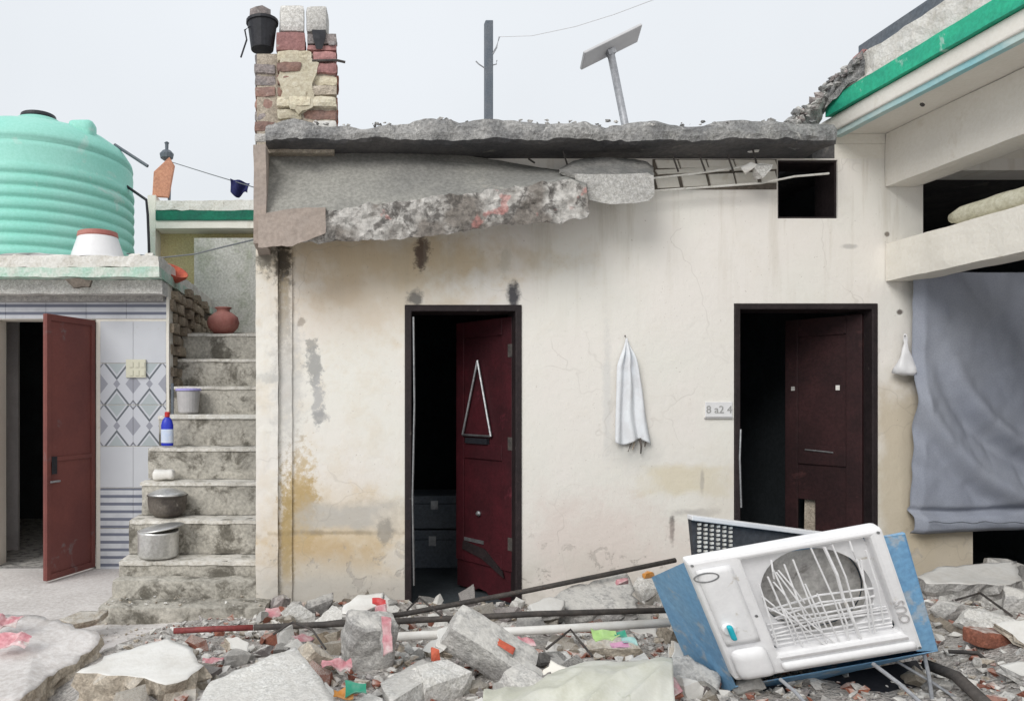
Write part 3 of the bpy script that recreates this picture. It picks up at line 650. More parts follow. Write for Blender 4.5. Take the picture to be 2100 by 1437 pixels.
# bent reinforcement across the wall
rb = thing('reinforcement_bars', 'thin bare reinforcement bars crossing below the slab to the vent', 'rebar', tuple(P(1450, 370, 4.9)))
make('bar', MB().tube([P(1335, 366, 4.93), P(1420, 357, 4.94), P(1500, 346, 4.93), P(1545, 338, 4.9)], .007, 6), 'chalk', rb)
make('bar', MB().tube([P(1335, 392, 4.95), P(1450, 384, 4.96), P(1560, 376, 4.94), P(1630, 362, 4.9), P(1700, 356, 4.88)], .007, 6), 'chalk', rb)
for px, a, b in ((1090, 326, 334), (1160, 310, 345), (1385, 318, 352), (1440, 318, 350), (1498, 318, 352), (1548, 300, 345)):
    make('stirrup', MB().tube([P(px-6, a, 4.86), P(px, (a+b)/2, 4.88), P(px+6, b, 4.92)], .006, 6), 'rod', rb)
for i, (px, py, s_, mt, nm) in enumerate(((1562, 352, .055, 'conc_l', 'pale'), (1535, 345, .04, 'white', 'white'), (1545, 305, .03, 'white', 'small white'))):
    m_ = hull(s_*1.2, s_*.7, s_, 14, 50+i); xf(m_, Matrix.Translation(P(px, py, 4.9)))
    make('plaster_lump', m_, mt, rb)

# ------------------------------------------------------------------ brick pillar on the roof corner
pil = thing('brick_pillar', 'crumbling brick pillar with limewashed front on the left end of the roof', 'pillar', (PX(612, 4.85), 4.95, 3.2))
rnd = random.Random(11); zb, zp = PZ(292, 4.85), PZ(104, 4.85); rows = 8; rh = (zp-zb)/rows
for r in range(rows):
    z0 = zb+r*rh; off = .045 if r % 2 else 0
    cuts = [520, 566, 566+58+(16 if r % 2 else -4), 692]
    for c in range(3):
        x0, x1 = PX(cuts[c], 4.85), PX(cuts[c+1], 4.85); jy = rnd.uniform(-.022, .02)+(.02 if c == 0 else 0)
        mt = rnd.choice(['brickgrey', 'brickgrey', 'brickmute']) if c == 0 else rnd.choice(['brickcream', 'brickcream', 'tan', 'brickcream', 'brickmute'] if c == 1 else ['brickcream', 'tan', 'brickmute']) if r < 6 else rnd.choice(['brickmute', 'brickpink'])
        if r == 0: mt = 'conc' if c < 2 else 'tan'
        if r == 1 and c == 2: mt = 'white'
        if r == 7 and c == 1: mt = 'brickcream'
        make('brick', MB().rbox((x0+.005, 4.85+jy, z0+.005), (x1-.005, 5.02+jy, z0+rh-.004), .025, .009, 14, .012, r*3+c), mt, pil)
    for c in range(2):
        x0, x1 = PX(520+c*86, 4.85), PX(606+c*88, 4.85)
        make('brick', MB().rbox((x0+.005, 5.035, z0+.005), (x1-.004+rnd.uniform(-.012, .012), 5.22, z0+rh-.004), .045, .005, 16, .01, r*3+c+90), 'brick' if c else 'brickgrey', pil)
make('core_mortar', MB().box((PX(526, 4.85), 4.875, zb-.06), (PX(686, 4.85), 5.2, zp-.01)), 'tan', pil)
zz = PZ(104, 4.85)
for x0, x1, y0, y1, mt in ((566, 626, 66, 104, 'brickpink'), (629, 692, 92, 118, 'brickpink'), (630, 690, 68, 91, 'brickgrey')):
    make('brick', MB().rbox(P(x0, y1 if y1 < 110 else 104, 4.87)+Vector((0, 0, .003)), P(x1, y0, 4.87)+Vector((0, .2, 0)), .03, .005, 14, .01, x0), mt, pil)
for x0, x1, y0, nm, ry in ((573, 624, 10, 'left', 3), (627, 671, 12, 'right', -4)):
    m_ = MB().rbox((-(x1-x0)/2*4.9/F, 0, 0), ((x1-x0)/2*4.9/F, .18, (66-y0)*4.9/F), .03, .004, 9, .02, x0)
    xf(m_, Matrix.Translation(P((x0+x1)/2, 66, 4.9)+Vector((0, 0, .004)))@Matrix.Rotation(R(ry), 4, 'Z'))
    make('white_block', m_, 'conc_l', None, 'rounded white block on top of the brick pillar, %s one of the pair' % nm, 'block', 'white blocks on the pillar')
bk = thing('black_bucket', 'black plastic bucket perched on the left corner of the brick pillar', 'bucket', tuple(P(538, 104, 4.93)))
c0 = P(538, 104, 4.93)+Vector((0, 0, .004))
make('shell', MB().lathe([(.075, 0), (.098, .17), (.108, .172), (.108, .19), (.09, .188), (.07, .02)], c0, 20), 'black', bk, smooth=False)
make('handle', MB().tube([P(512, 55, 4.88), P(502, 62, 4.86), P(506, 82, 4.86), P(494, 118, 4.85)], .006, 6), 'black', bk)
m_ = hull(.085, .08, .085, 18, 71); xf(m_, Matrix.Translation(P(537, 42, 4.93)))
make('stone', m_, 'brickgrey', None, 'grey pink stone lump sitting in the black bucket', 'stone')
make('black_rag', loft([[P(640, 62, 4.86), P(668, 62, 4.86), P(668, 63, 4.95), P(640, 63, 4.95)], [P(642, 80, 4.85), P(667, 78, 4.85), P(667, 80, 4.862), P(642, 82, 4.862)], [P(648, 101, 4.852), P(660, 101, 4.852), P(660, 101, 4.86), P(648, 101, 4.86)]], [.004]*4, [0]*4), ['black', 'black'], None, 'black rag draped over the red bricks under the right white block', 'rag')
m_ = hull(.035, .05, .045, 12, 33); xf(m_, Matrix.Translation(P(682, 88, 4.9)))
make('brick_piece', m_, 'brickgrey', None, 'loose grey brick bit at the right shoulder of the brick pillar', 'brick')
make('plaster_coat', MB().slab([P(572, 112, 4.838), P(628, 106, 4.838), P(655, 128, 4.838), P(640, 172, 4.838), P(648, 214, 4.838), P(612, 236, 4.838), P(580, 206, 4.838), P(570, 160, 4.838)], (0, .03, 0), .014, .03, 2, 44, .006), ['brickcream', 'brickcream'], pil)
make('bracket', MB().tube([P(640, 125, 4.84), P(690, 124, 4.84), P(708, 128, 4.84)], .008, 6), 'rod', pil)

# ------------------------------------------------------------------ right house: veranda with beams
sh = thing('veranda_house', 'cream veranda wing with emerald roof edge on the right side', 'building', (4.6, 3.4, 0))
X1, X2 = 3.37, 3.78
make('roof_slab', MB().box((X1+.03, 1.0, 3.27), (6.5, 5.5, 3.375)), 'soffit', sh, bevel=.01)
make('green_fascia', MB().rbox((X1, 1.0, 3.378), (X1+.3, 5.05, 3.487), .07, .003, 7), 'green', sh)
make('drip_strip', MB().rbox((X1+.045, 1.0, 3.235), (X1+.09, 5.03, 3.272), .06, .004, 6), 'paleblue', sh)
make('slab_edge', MB().rbox((X1+.01, 1.0, 3.489), (4.6, 4.9, 3.648), .06, .016, 7), 'chalk', sh)
make('upper_beam', MB().rbox((X2, 1.0, 2.90), (X2+.22, D0-.001, 3.269), .06, .004, 5, .012), 'soffit', sh)
make('lintel_beam', MB().rbox((X2, 1.0, 2.257), (X2+.22, D0-.001, 2.52), .05, .005, 5, .012, 3), 'cream', sh)
make('pillar', MB().box((X2+.01, 2.0, -.05), (X2+.21, 2.3, 2.256)), 'cream', sh, bevel=.01)
make('pillar', MB().box((X2+.01, 2.0, 2.521), (X2+.21, 2.3, 2.899)), 'cream', sh, bevel=.01)
make('end_wall', MB().box((6.3, 1.0, -.05), (6.5, D0, 3.269)), 'dark_in', sh)
g_ = make('nail', MB().tube([P(1890, 214, 4.4), P(1893, 216, 4.36)], .01, 6), 'rod', sh)
# timber and blocks along the roof edge
tb = make('roof_timber', MB().obox((X1+.085, 3.42, 3.70), (.085, 0, .0), (0, 2.75, 0), (0, 0, .085)), 'bluegrey', None, 'dark squared timber lying along the veranda roof edge', 'timber', bevel=.006)
0 and make('plinth_course', MB().rbox((X1+.08, 1.0, 3.642), (X1+.34, 4.42, 3.68), .08, .006, 5), 'white', sh)
def lump(name, pos, dims, mt, label, cat, seed, rot=(0, 0, 0), n=16, group=None, rough=0, sq=.75):
    m_ = hull(*dims, n, seed, sq)
    if max(dims) > .05: m_ = fracture(m_, max(dims), seed)
    xf(m_, Matrix.Translation(pos)@Matrix.Rotation(rot[2], 4, 'Z')@Matrix.Rotation(rot[1], 4, 'Y')@Matrix.Rotation(rot[0], 4, 'X'))
    return make(name, m_, mt, None, label, cat, group)
lump('brick_piece', (X1+.12, 4.60, 3.70), (.07, .12, .06), 'brickgrey', 'grey pink brick at the near end of the crumbled roof corner', 'brick', 4)
lump('brick_piece', (X1+.10, 4.78, 3.665), (.07, .10, .05), 'brickpink', 'pinkish brick leaning at the crumbled roof corner', 'brick', 6)
def dj(px): return 3.36*F/(px-CX)
make('broken_core', loft([[P(1596, 264, 4.80), P(1596, 296, 4.80), P(1596, 296, 5.0), P(1596, 264, 5.0)], [P(1636, 236, 4.80), P(1636, 304, 4.82), P(1636, 300, 5.02), P(1636, 240, 5.0)], [P(1672, 208, 4.84), P(1672, 292, 4.90), P(1672, 288, 5.04), P(1672, 212, 5.04)],
     [P(1690, 190, dj(1695)), P(1688, 230, dj(1692)), P(1690, 228, 5.15), P(1690, 196, 5.15)], [P(1722, 150, dj(1722)), P(1722, 190, dj(1722)), P(1722, 188, 5.02), P(1722, 158, 5.02)], [P(1770, 104, dj(1770)), P(1770, 150, dj(1770)), P(1770, 148, 4.85), P(1770, 112, 4.85)]], [.026]*4, [0]*4, .03, 10), ['rooftop', 'rooftop'], sh)
mb = MB(); rnd = random.Random(21)
for i in range(90):
    px = rnd.uniform(1600, 1775); t = (px-1600)/175; py = 268-t*165+rnd.uniform(-8, 26)*(1-t*.6); d = min(4.80, dj(max(px, 1690))-.01) if px < 1690 else dj(px)-.01
    s_ = rnd.uniform(.010, .028); m_ = hull(s_*1.2, s_, s_*.9, 14, 900+i, .4); xf(m_, Matrix.Translation(P(px, py, d))@Matrix.Rotation(rnd.uniform(0, 6), 4, 'X')); mb.add(m_.v, m_.f, i % 3)
make('crumbled_corner', mb, ['rooftop', 'conc', 'brickgrey'], sh, kind='stuff', fix=False)
# rolled mat on the lintel
make('rolled_mat', loft([[Vector((X2+.10+.055*math.cos(a)*r, y, 2.585+.06*math.sin(a)*r+(.0))) for a in [i*math.pi/5 for i in range(10)]] for y, r in ((4.62, .55), (4.55, .9), (4.3, 1), (3.6, 1.0), (3.0, 1.05))], [.006]*10, [0]*10, .06, 5), ['mat', 'mat'], None, 'cream rolled straw mat resting on the veranda lintel', 'mat', smooth=True)
# curtain
mb = MB(); nxc, nzc = 110, 150; x0, x1, z0, z1 = PX(1886, 4.93), 5.35, PZ(1093, 4.93), 2.30
vs = []
for k in range(nzc+1):
    for i in range(nxc+1):
        x = x0+(x1-x0)*i/nxc; z = z0+(z1-z0)*k/nzc
        zz_ = z+ (.02*math.sin(x*3))*(1-k/nzc)
        c = Vector((x-PX(2180), z-PZ(600))); r = math.hypot(c.x, c.y*.82)
        low = sm(2.0, 1.2, z)
        y = 4.93-.05*low*math.exp(-((r-.93)/.05)**2)+.06*low*math.exp(-((r-1.03)/.06)**2)-.045*low*math.exp(-((r-1.22)/.06)**2)+.035*low*math.exp(-((r-1.31)/.05)**2)
        y += .02*math.sin(r*9+1.2*noise.noise(Vector((x*2, z*2, 0))))*low
        hem = z-(PZ(1040)+.02*math.sin(x*4)); y += .045*math.exp(-(hem/.022)**2)-.03*math.exp(-((hem+.09)/.07)**2)
        lf = sm(x0+.28, x0, x); y += .009*lf*math.sin(z*26+x*16+2*noise.noise(Vector((x*3, z*4, 2))))*sm(1.35, .8, z)
        b = P(2085, 640); y -= .13*math.exp(-(((x-b.x)/.09)**2+((z-b.z)/.15)**2))
        y += .018*noise.noise(Vector((x*2.4, z*1.6, 3)))+.008*noise.noise(Vector((x*7, z*5, 8)))
        y += .010*(1-abs(noise.noise(Vector((x*5+z*2, z*3, 5)))))**3+.004*noise.noise(Vector((x*16, z*12, 1)))
        y += .05*sm(x0+.05, x0, x)+.03*sm(z0+.03, z0, z)
        vs.append(Vector((x, y, zz_)))
mb.add(vs, [(k*(nxc+1)+i, k*(nxc+1)+i+1, (k+1)*(nxc+1)+i+1, (k+1)*(nxc+1)+i) for k in range(nzc) for i in range(nxc)])
cu = make('curtain', mb, 'curtain', None, 'slate blue cloth curtain sagging in folds across the veranda bay', 'curtain', smooth=True)
make('hem_stitch', MB().tube([Vector((x0+.02+(x1-x0-.04)*i/40, 4.93-.052+.012*math.sin(i*.7), PZ(1062)+.006*math.sin(i*1.3))) for i in range(41)], .0035, 6), 'bluegrey', cu)
s_ = cu.modifiers.new('thick', 'SOLIDIFY'); s_.thickness = .004

# ------------------------------------------------------------------ outbuilding on the left (wall at Y=6.37)
DL = 6.37
ob = thing('outbuilding', 'small tiled outbuilding with mint roof edge under the water tank', 'building', (-2.6, 7.5, 0))
DRL = (PX(-8, DL), PX(197, DL), -.2, PZ(655, DL))
lw = make('wall', MB().wall(-4.2, PX(343, DL), -.05, 2.45, DL, DL+.2, [DRL]), 'cream', ob)
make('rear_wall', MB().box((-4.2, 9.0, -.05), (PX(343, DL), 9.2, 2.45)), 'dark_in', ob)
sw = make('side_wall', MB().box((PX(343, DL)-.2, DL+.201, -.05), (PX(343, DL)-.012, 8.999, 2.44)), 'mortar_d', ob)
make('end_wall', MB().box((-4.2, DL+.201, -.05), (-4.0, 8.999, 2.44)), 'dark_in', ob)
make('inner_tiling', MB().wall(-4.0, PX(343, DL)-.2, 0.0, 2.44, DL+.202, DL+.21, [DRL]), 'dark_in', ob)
make('room_floor', MB().box((-4.0, DL+.01, -.04), (PX(343, DL)-.2, 9, .012)), 'conc_d', ob)
make('inner_partition', MB().box((PX(-30, 6.9), 7.1, .012), (PX(18, 6.9), 7.14, 2.44)), 'greyplastic', ob)
# tiles
tx0, tx1 = PX(206, DL), PX(341, DL); tw = (tx1-tx0)/2
for kind, y0, y1 in (('plain', 659, 744), ('diamond', 745.5, 829), ('diamond', 830.5, 914), ('plain', 915.5, 999), ('stripe', 1000.5, 1082), ('stripe', 1083.5, 1166)):
    for c in range(2):
        make('tile', MB().box((tx0+c*tw+.0012, DL-.008, PZ(y1, DL)), (tx0+(c+1)*tw-.0012, DL+.004, PZ(y0, DL))), 'tile_'+kind, lw, bevel=.0015)
for c in range(5):
    a = PX(-70+c*82.4, DL)
    make('tile', MB().box((a+.0012, DL-.009, PZ(653.5, DL)), (PX(-70+(c+1)*82.4, DL)-.0012, DL+.004, PZ(606, DL))), 'tile_stripe', lw, bevel=.0015)
make('corner_strip', MB().rbox((PX(341.5, DL), DL-.012, .0), (PX(347, DL), DL+.15, 2.33), .08, .003, 6), 'cream', ob)
# roof
make('roof_slab', MB().rbox((-4.4, 6.02, 2.452), (-1.40, 9.3, 2.53), .05, .008, 7), 'mint', ob)
make('roof_rim', MB().rbox((-4.4, 6.03, 2.531), (-1.41, 9.3, 2.625), .045, .013, 9), 'chalk', ob)
make('cornice', MB().rbox((-4.4, 6.16, 2.335), (-1.41, 6.372, 2.449), .06, .006, 6), 'conc_l', ob)
make('cornice_moulding', MB().rbox((-4.4, 6.28, 2.29), (-1.43, 6.371, 2.334), .07, .003, 6), 'conc', ob)
m_ = MB().slab([P(132, 572, 6.01), P(160, 570, 6.01), P(188, 575, 6.01), P(182, 588, 6.01), P(150, 589, 6.01)], (0, .03, 0), .006, .03, 2, 3, .004)
make('exposed_patch', m_, ['mortar_d', 'mortar_d'], ob)
# exposed brick flank beside the stair
rnd = random.Random(17); XS = PX(343, DL); base = {}
for r in range(15):
    z = 1.12+r*.096
    for c in range(12):
        y = DL+.13+(c+(.5 if r % 2 else 0))*.215
        if y > 8.95: continue
        if z > 2.40-.28*noise.noise(Vector((y*1.5, 4, 2))) and rnd.random() < .5: continue
        key = rnd.randrange(6)
        if key not in base:
            m_ = MB().rbox((-.05, -.10, -.043), (.05, .10, .043), .035, .011, 12, .018, key*7+3)
            me = bpy.data.meshes.new('brick'); me.from_pydata([tuple(v) for v in m_.v], [], m_.f); me.materials.append(M['rubblebrick']); base[key] = me
        o = bpy.data.objects.new('brick', base[key]); COL.objects.link(o); o.parent = sw
        o.location = Vector((XS+rnd.uniform(-.02, .035), y+rnd.uniform(-.012, .012), z))-wloc(sw); o.rotation_euler = (rnd.uniform(-.06, .06), rnd.uniform(-.1, .1), rnd.uniform(-.15, .15))
# red steel door leaf, opened outward
T, wd = leaf(PX(197, DL)-.01, DL-.012, PX(94, 5.84), 5.84, 0, 2); zt = PZ(655, DL)-.01
ld = make('door_leaf', xf(MB().box((0, -.03, .02), (wd, 0, zt)), T), 'reddoor', ob, bevel=.004)
for a in ((.0, .045, .02, zt), (wd-.045, wd, .02, zt), (.046, wd-.046, zt-.05, zt), (.046, wd-.046, .96, .995), (.046, wd-.046, .02, .07)):
    make('rail', on(T, *a, .0005, .012), 'reddoor', ld, bevel=.003)
make('lock_plate', on(T, wd-.10, wd-.05, .86, 1.0, .013, .022), 'black', ld)
make('bolt', xf(MB().tube([(wd-.13, .022, .80), (wd-.03, .022, .80)], .009, 8), T), 'steel', ld)
# switch plate on the tiles
swp = thing('switch_plate', 'ivory switch plate fixed on the diamond tiles', 'switch', tuple(P(280, 773, DL-.03)))
make('plate', MB().box(P(258, 774, DL-.028), P(300, 737, DL-.0085)), 'switch', swp, bevel=.003)
for i in range(3):
    for j in range(2): make('rocker', MB().box(P(265+i*12, 753+j*17, DL-.034), P(273+i*12, 742+j*17, DL-.0285)), 'switch', swp, bevel=.001)

# water tank
tc_ = Vector((PX(75, 7.5), 7.55, 2.602)); prof = [(.80, 0.0), (.90, .02)]
for i in range(9):
    z = .02+i*.108; prof += [(.922, z), (.926, z+.014), (.942, z+.026), (.947, z+.045), (.947, z+.068), (.940, z+.092)]
prof += [(.93, 1.005), (.935, 1.14), (.93, 1.18), (.905, 1.20), (.935, 1.225), (.925, 1.27), (.86, 1.37), (.72, 1.47), (.5, 1.55), (.24, 1.59), (.22, 1.68), (.01, 1.69)]
tk = thing('water_tank', 'big turquoise ribbed plastic water tank on the outbuilding roof', 'water tank', tuple(tc_))
o = make('body', MB().lathe(prof, tc_, 72), 'tank', tk, smooth=True)
make('lid', MB().lathe([(.17, 0), (.18, .015), (.17, .05), (.08, .065), (.01, .07)], tc_+Vector((0, 0, 1.692)), 40), 'black', tk, smooth=False)
for a in (-35, 215, 95):
    p = tc_+Vector((math.cos(R(a))*.72, math.sin(R(a))*.72, 1.40)); make('lifting_lug', MB().rbox(p-Vector((.12, .1, .1)), p+Vector((.12, .1, .13)), .05, .004, 3, .05), 'tank', tk, smooth=True)
make('outlet_pipe', MB().tube([P(235, 297, 7.5), P(303, 341, 7.4)], .016, 8), 'bluegrey', tk)
pp = make('drain_hose', MB().tube([P(245, 372, 7.5), P(300, 410, 7.4), P(303, 440, 7.4), P(306, 520, 7.4)], .014, 8), 'black', tk)
# white tub upside down
tub = thing('upturned_tub', 'white plastic tub with red base turned upside down on the outbuilding roof', 'tub', tuple(P(199, 533, 6.25)))
cb = Vector((PX(199, 6.3), 6.32, 2.64)); make('shell', MB().lathe([(.235, 0), (.225, .02), (.165, .20), (.01, .205)], cb, 72), 'whiteplastic', tub)
make('base_ring', MB().lathe([(.168, .19), (.172, .20), (.165, .235), (.15, .24), (.148, .207)], cb, 72), 'clay', tub)
for i, (a, b) in enumerate(((0, 150), (250, 290), (292, 318))):
    lump('plaster_piece', Vector((PX((a+b)/2, 6.15), 6.2, 2.645)), ((b-a)/2*6.1/F*.8, .06, .03), 'chalk', ('long flat chalky plaster piece below the tank on the roof rim', 'pale plaster piece right of the upturned tub on the roof rim', 'rounded chalky lump at the right end of the outbuilding roof rim')[i], 'plaster', 300+i)
lump('grey_plank', Vector((PX(60, 6.3), 6.35, 2.66)), (.42, .05, .03), 'greyplastic', 'lilac grey plank lying at the foot of the water tank', 'plank', 310)
# red bowl on the flank wall
c = Vector((PX(355, 6.6), 6.62, PZ(560, 6.6)+.0)); ax = Matrix.Rotation(R(28), 3, 'Y')@Matrix.Rotation(R(25), 3, 'X')
make('clay_bowl', MB().lathe([(.02, -.07), (.075, -.055), (.12, 0), (.128, .03), (.115, .03), (.07, -.03), (.01, -.045)], c, 24, axis=ax), 'orange', None, 'orange red clay bowl tipped on the brick flank wall', 'bowl', smooth=True)

# ------------------------------------------------------------------ stair between the houses
stair = thing('stairs', 'mould-stained cement stair climbing between the outbuilding and the house', 'stairs', (-1.0, 6, 0))
d_, z_ = 5.20, .319
for i in range(8):
    xl = -1.49+.012*i if i < 5 else PX(343, DL)+.02
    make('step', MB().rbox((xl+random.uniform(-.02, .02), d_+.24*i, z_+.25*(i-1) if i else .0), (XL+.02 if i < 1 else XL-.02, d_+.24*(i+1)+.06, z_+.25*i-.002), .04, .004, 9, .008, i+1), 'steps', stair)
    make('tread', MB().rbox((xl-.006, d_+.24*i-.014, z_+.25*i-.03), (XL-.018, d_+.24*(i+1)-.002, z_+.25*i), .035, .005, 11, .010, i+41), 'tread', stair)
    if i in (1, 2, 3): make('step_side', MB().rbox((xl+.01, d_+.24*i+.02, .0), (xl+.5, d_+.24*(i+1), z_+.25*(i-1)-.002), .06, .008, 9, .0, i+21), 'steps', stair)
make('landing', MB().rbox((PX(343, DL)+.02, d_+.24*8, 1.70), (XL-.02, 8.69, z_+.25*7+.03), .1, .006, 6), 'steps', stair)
make('nosing', MB().box((PX(343, DL)+.03, 6.14, z_+1.0-.025), (XL-.02, 6.165, z_+1.012)), 'chalk', stair)
make('base_plinth', MB().rbox((-1.52, 4.78, -.02), (-.42, 5.25, .11), .05, .014, 6, .02, 5), 'steps', stair)
make('base_block', MB().rbox((-1.50, 5.02, .0), (-.47, 5.2, .225), .05, .012, 6, .03, 8), 'steps', stair)
# things on the stair
def zst(i): return z_+.25*i+.004
def pot(name, c, prof, mats_, label, cat, lid=None):
    t = thing(name, label, cat, tuple(c)); make('body', MB().lathe(prof, c, 32), mats_, t, smooth=True)
    return t
c = Vector((PX(322, 5.28), 5.32, zst(0)+.004))
t = pot('cooking_pot', c, [(.01, 0), (.135, .004), (.143, .02), (.145, .17), (.15, .185), (.14, .187), (.135, .05), (.01, .03)], 'alu', 'straight-sided aluminium pot with tilted lid on the bottom stair step', 'pot')
ax = Matrix.Rotation(R(-9), 3, 'Y'); make('lid', MB().lathe([(.005, .018), (.10, .014), (.15, .004), (.168, -.004), (.16, -.010), (.01, .006)], c+Vector((.02, 0, .21)), 32, axis=ax), 'alu', t, smooth=True)
c = Vector((PX(342, 5.56), 5.58, zst(1)+.004))
t = pot('cooking_pot', c, [(.01, 0), (.10, .004), (.135, .04), (.145, .10), (.145, .15), (.155, .158), (.14, .16), (.13, .05), (.01, .02)], 'soot', 'sooty round-bottomed cooking pot on the second stair step', 'pot')
make('lid', MB().lathe([(.005, .045), (.06, .04), (.13, .012), (.148, .0), (.14, -.006), (.01, .01)], c+Vector((0, 0, .164)), 32), 'alu', t, smooth=True)
m_ = MB().rbox((-.085, -.06, 0), (.085, .06, .08), .018, .014, 11, .03, 4); xf(m_, Matrix.Translation((PX(335, 5.78), 5.8, zst(2)+.003)))
make('white_cloth', m_, 'white', None, 'white bundled cloth on the step behind the sooty pot', 'cloth', smooth=True)
c = Vector((PX(385, 6.25), 6.28, zst(4)+.018)); t = thing('storage_tub', 'small grey plastic tub with lavender lid halfway up the stair', 'tub', tuple(c))
make('body', MB().lathe([(.08, 0), (.085, .01), (.10, .185), (.095, .185), (.078, .02), (.01, .012)], c, 24), 'greyplastic', t)
make('lid', MB().lathe([(.108, 0), (.11, .012), (.10, .02), (.01, .02)], c+Vector((0, 0, .187)), 24), 'lav', t)
c = Vector((PX(342, 5.95), 5.99, zst(3)+.004)); c.x = PX(343, 5.99); c.z = zst(3)+.006
t = thing('detergent_bottle', 'blue plastic bottle with red cap at the left end of a stair step', 'bottle', tuple(c))
sq = Matrix.Diagonal((1, .6, 1))
make('body', MB().lathe([(.044, 0), (.05, .01), (.05, .17), (.042, .20), (.030, .222), (.018, .232), (.018, .24)], c, 20, axis=sq), 'bottle', t, smooth=True)
make('print_label', MB().lathe([(.0507, .025), (.0515, .03), (.0515, .13), (.0507, .135)], c, 20, axis=sq), 'labelw', t, smooth=True)
make('cap', MB().lathe([(.021, .235), (.022, .27), (.015, .276)], c, 14), 'redcap', t)
c = Vector((PX(457, 7.05), 7.08, zst(7)+.006))
t = pot('water_pot', c, [(.04, 0), (.09, .008), (.14, .06), (.155, .11), (.14, .16), (.09, .20), (.062, .215), (.062, .235), (.082, .25), (.078, .255), (.055, .238), (.055, .2)], 'clay', 'round terracotta water pot at the top of the stair', 'pot')
make('iron_strip', MB().box((PX(351, 6.30), 6.29, zst(4)+.006), (PX(356, 6.30), 6.31, zst(4)+.27)), 'bluegrey', None, 'narrow dark strip standing against the brick flank by the lavender tub', 'strip')

# ------------------------------------------------------------------ house behind the stair
bh = thing('rear_house', 'rear upper house with dark green parapet stripe beyond the stair', 'house', (-1.0, 9.4, 0))
make('wall', MB().box((PX(322, 9), 9.0, 0), (1.0, 9.2, PZ(468, 9))), 'yellow', bh)
make('plaster_wall', MB().box((PX(398, 8.7), 8.7, 0), (PX(600, 8.7), 8.99, PZ(488, 8.7))), 'greywall', bh)
make('pilaster', MB().rbox((PX(303, 8.75), 8.75, 2.5), (PX(319, 8.75), 9.0, PZ(400, 8.75)), .1, .006, 4), 'cream', bh)
make('slab', MB().rbox((PX(319, 8.7)+.002, 8.7, PZ(468, 8.7)), (1.0, 10.5, PZ(452, 8.7)), .12, .006, 4), 'cream', bh)
make('green_band', MB().rbox((PX(319, 8.68)+.002, 8.68, PZ(451, 8.68)), (1.0, 10.5, PZ(432, 8.68)), .12, .004, 4), 'dkgreen', bh)
make('parapet', MB().rbox((PX(319, 8.72)+.002, 8.72, PZ(431, 8.72)), (1.0, 10.5, PZ(411, 8.72)), .08, .016, 6), 'chalk', bh)
m_ = MB().prism([P(312, 402, 8.8), P(345, 404, 8.8), P(357, 338, 8.8), P(347, 322, 8.8), P(315, 352, 8.8)], (0, .06, 0))
make('terracotta_board', m_, 'terra', None, 'salmon terracotta board leaning on the rear parapet', 'board', bevel=.006)
make('prop_stick', MB().tube([P(347, 410, 8.86), P(349, 340, 8.88)], .018, 8), 'bluegrey', None, 'dark prop stick behind the salmon terracotta board', 'stick')
make('dark_ornament', MB().lathe([(.03, 0), (.075, .03), (.085, .08), (.05, .12), (.02, .13), (.022, .20), (.03, .215), (.01, .23)], P(342, 330, 8.87), 14), 'bluegrey', None, 'small dark finial on top of the salmon terracotta board', 'ornament')
make('clothes_line', MB().tube([P(350, 332, 8.85), P(430, 357, 8.0), P(480, 372, 7.4), P(520, 384, 6.9)], .005, 6), 'wire', None, 'thin clothes line strung from the board to the pillar', 'clothes line')
mb = MB(); n = 12
for j in range(n+1):
    for i in range(n+1):
        u, v = i/n, j/n; px = 472+40*u-6*v*(u-.2); py = 366+10*u+v*(28+8*math.sin(u*5))
        mb.v.append(P(px, py, 7.35)+Vector((0, .03*math.sin(u*9+v*3), 0)))
for j in range(n):
    for i in range(n): a = j*(n+1)+i; mb.f.append((a, a+1, a+n+2, a+n+1)); mb.mi.append(0)
o = make('blue_cloth', mb, 'navy', None, 'navy blue cloth pegged on the clothes line', 'cloth', smooth=True); o.modifiers.new('thick', 'SOLIDIFY').thickness = .006
make('service_wire', MB().tube([P(260, 520, 6.3), P(335, 528, 6.2), P(400, 521, 5.9), P(460, 506, 5.5), P(527, 490, 5.0)], .006, 6), 'wire', None, 'dark cable sagging from the outbuilding roof to the house corner', 'cable')

# ------------------------------------------------------------------ skyline: pole, lamp, wire
up = thing('utility_pole', 'blue grey square utility pole rising behind the roof', 'pole', (PX(1002, 14), 14, 0))
make('post', MB().box((PX(994, 14), 13.93, 0), (PX(1010, 14), 14.08, PZ(45, 14))), 'bluegrey', up, bevel=.015)
make('insulator_arm', MB().tube([P(1010, 112, 13.95), P(1018, 98, 13.9), P(1024, 76, 13.9)], .018, 6), 'galv', up)
make('hook', MB().tube([P(994, 140, 13.95), P(982, 132, 13.9), P(976, 126, 13.9)], .012, 6), 'galv', up)
make('hook', MB().tube([P(1010, 134, 13.95), P(1018, 132, 13.9), P(1019, 124, 13.9)], .012, 6), 'galv', up)
make('overhead_wire', MB().tube([P(1024, 76, 13.9), P(1090, 74, 13.2), P(1180, 55, 12.4), P(1260, 30, 11.8), P(1340, 0, 11.2), P(1420, -40, 10.6)], .005, 6), 'panel', None, 'pale overhead wire sagging away from the pole across the sky', 'wire')
sl = thing('solar_lamp', 'leaning solar street lamp with a tilted flat panel behind the roof', 'street lamp', (PX(1284, 7), 7, 3.225))
b0 = P(1283, 262, 7); t0 = P(1253, 112, 7); dr = (b0-t0).normalized()
make('post', MB().tube([b0+dr*1.0, t0], .034, 14), 'galv', sl, smooth=True)
u = P(1314, 64, 7.05)-P(1197, 122, 6.9); cp = P(1253, 96, 7); wv = Vector((.03, .19, -.075)); nn = u.cross(wv).normalized()
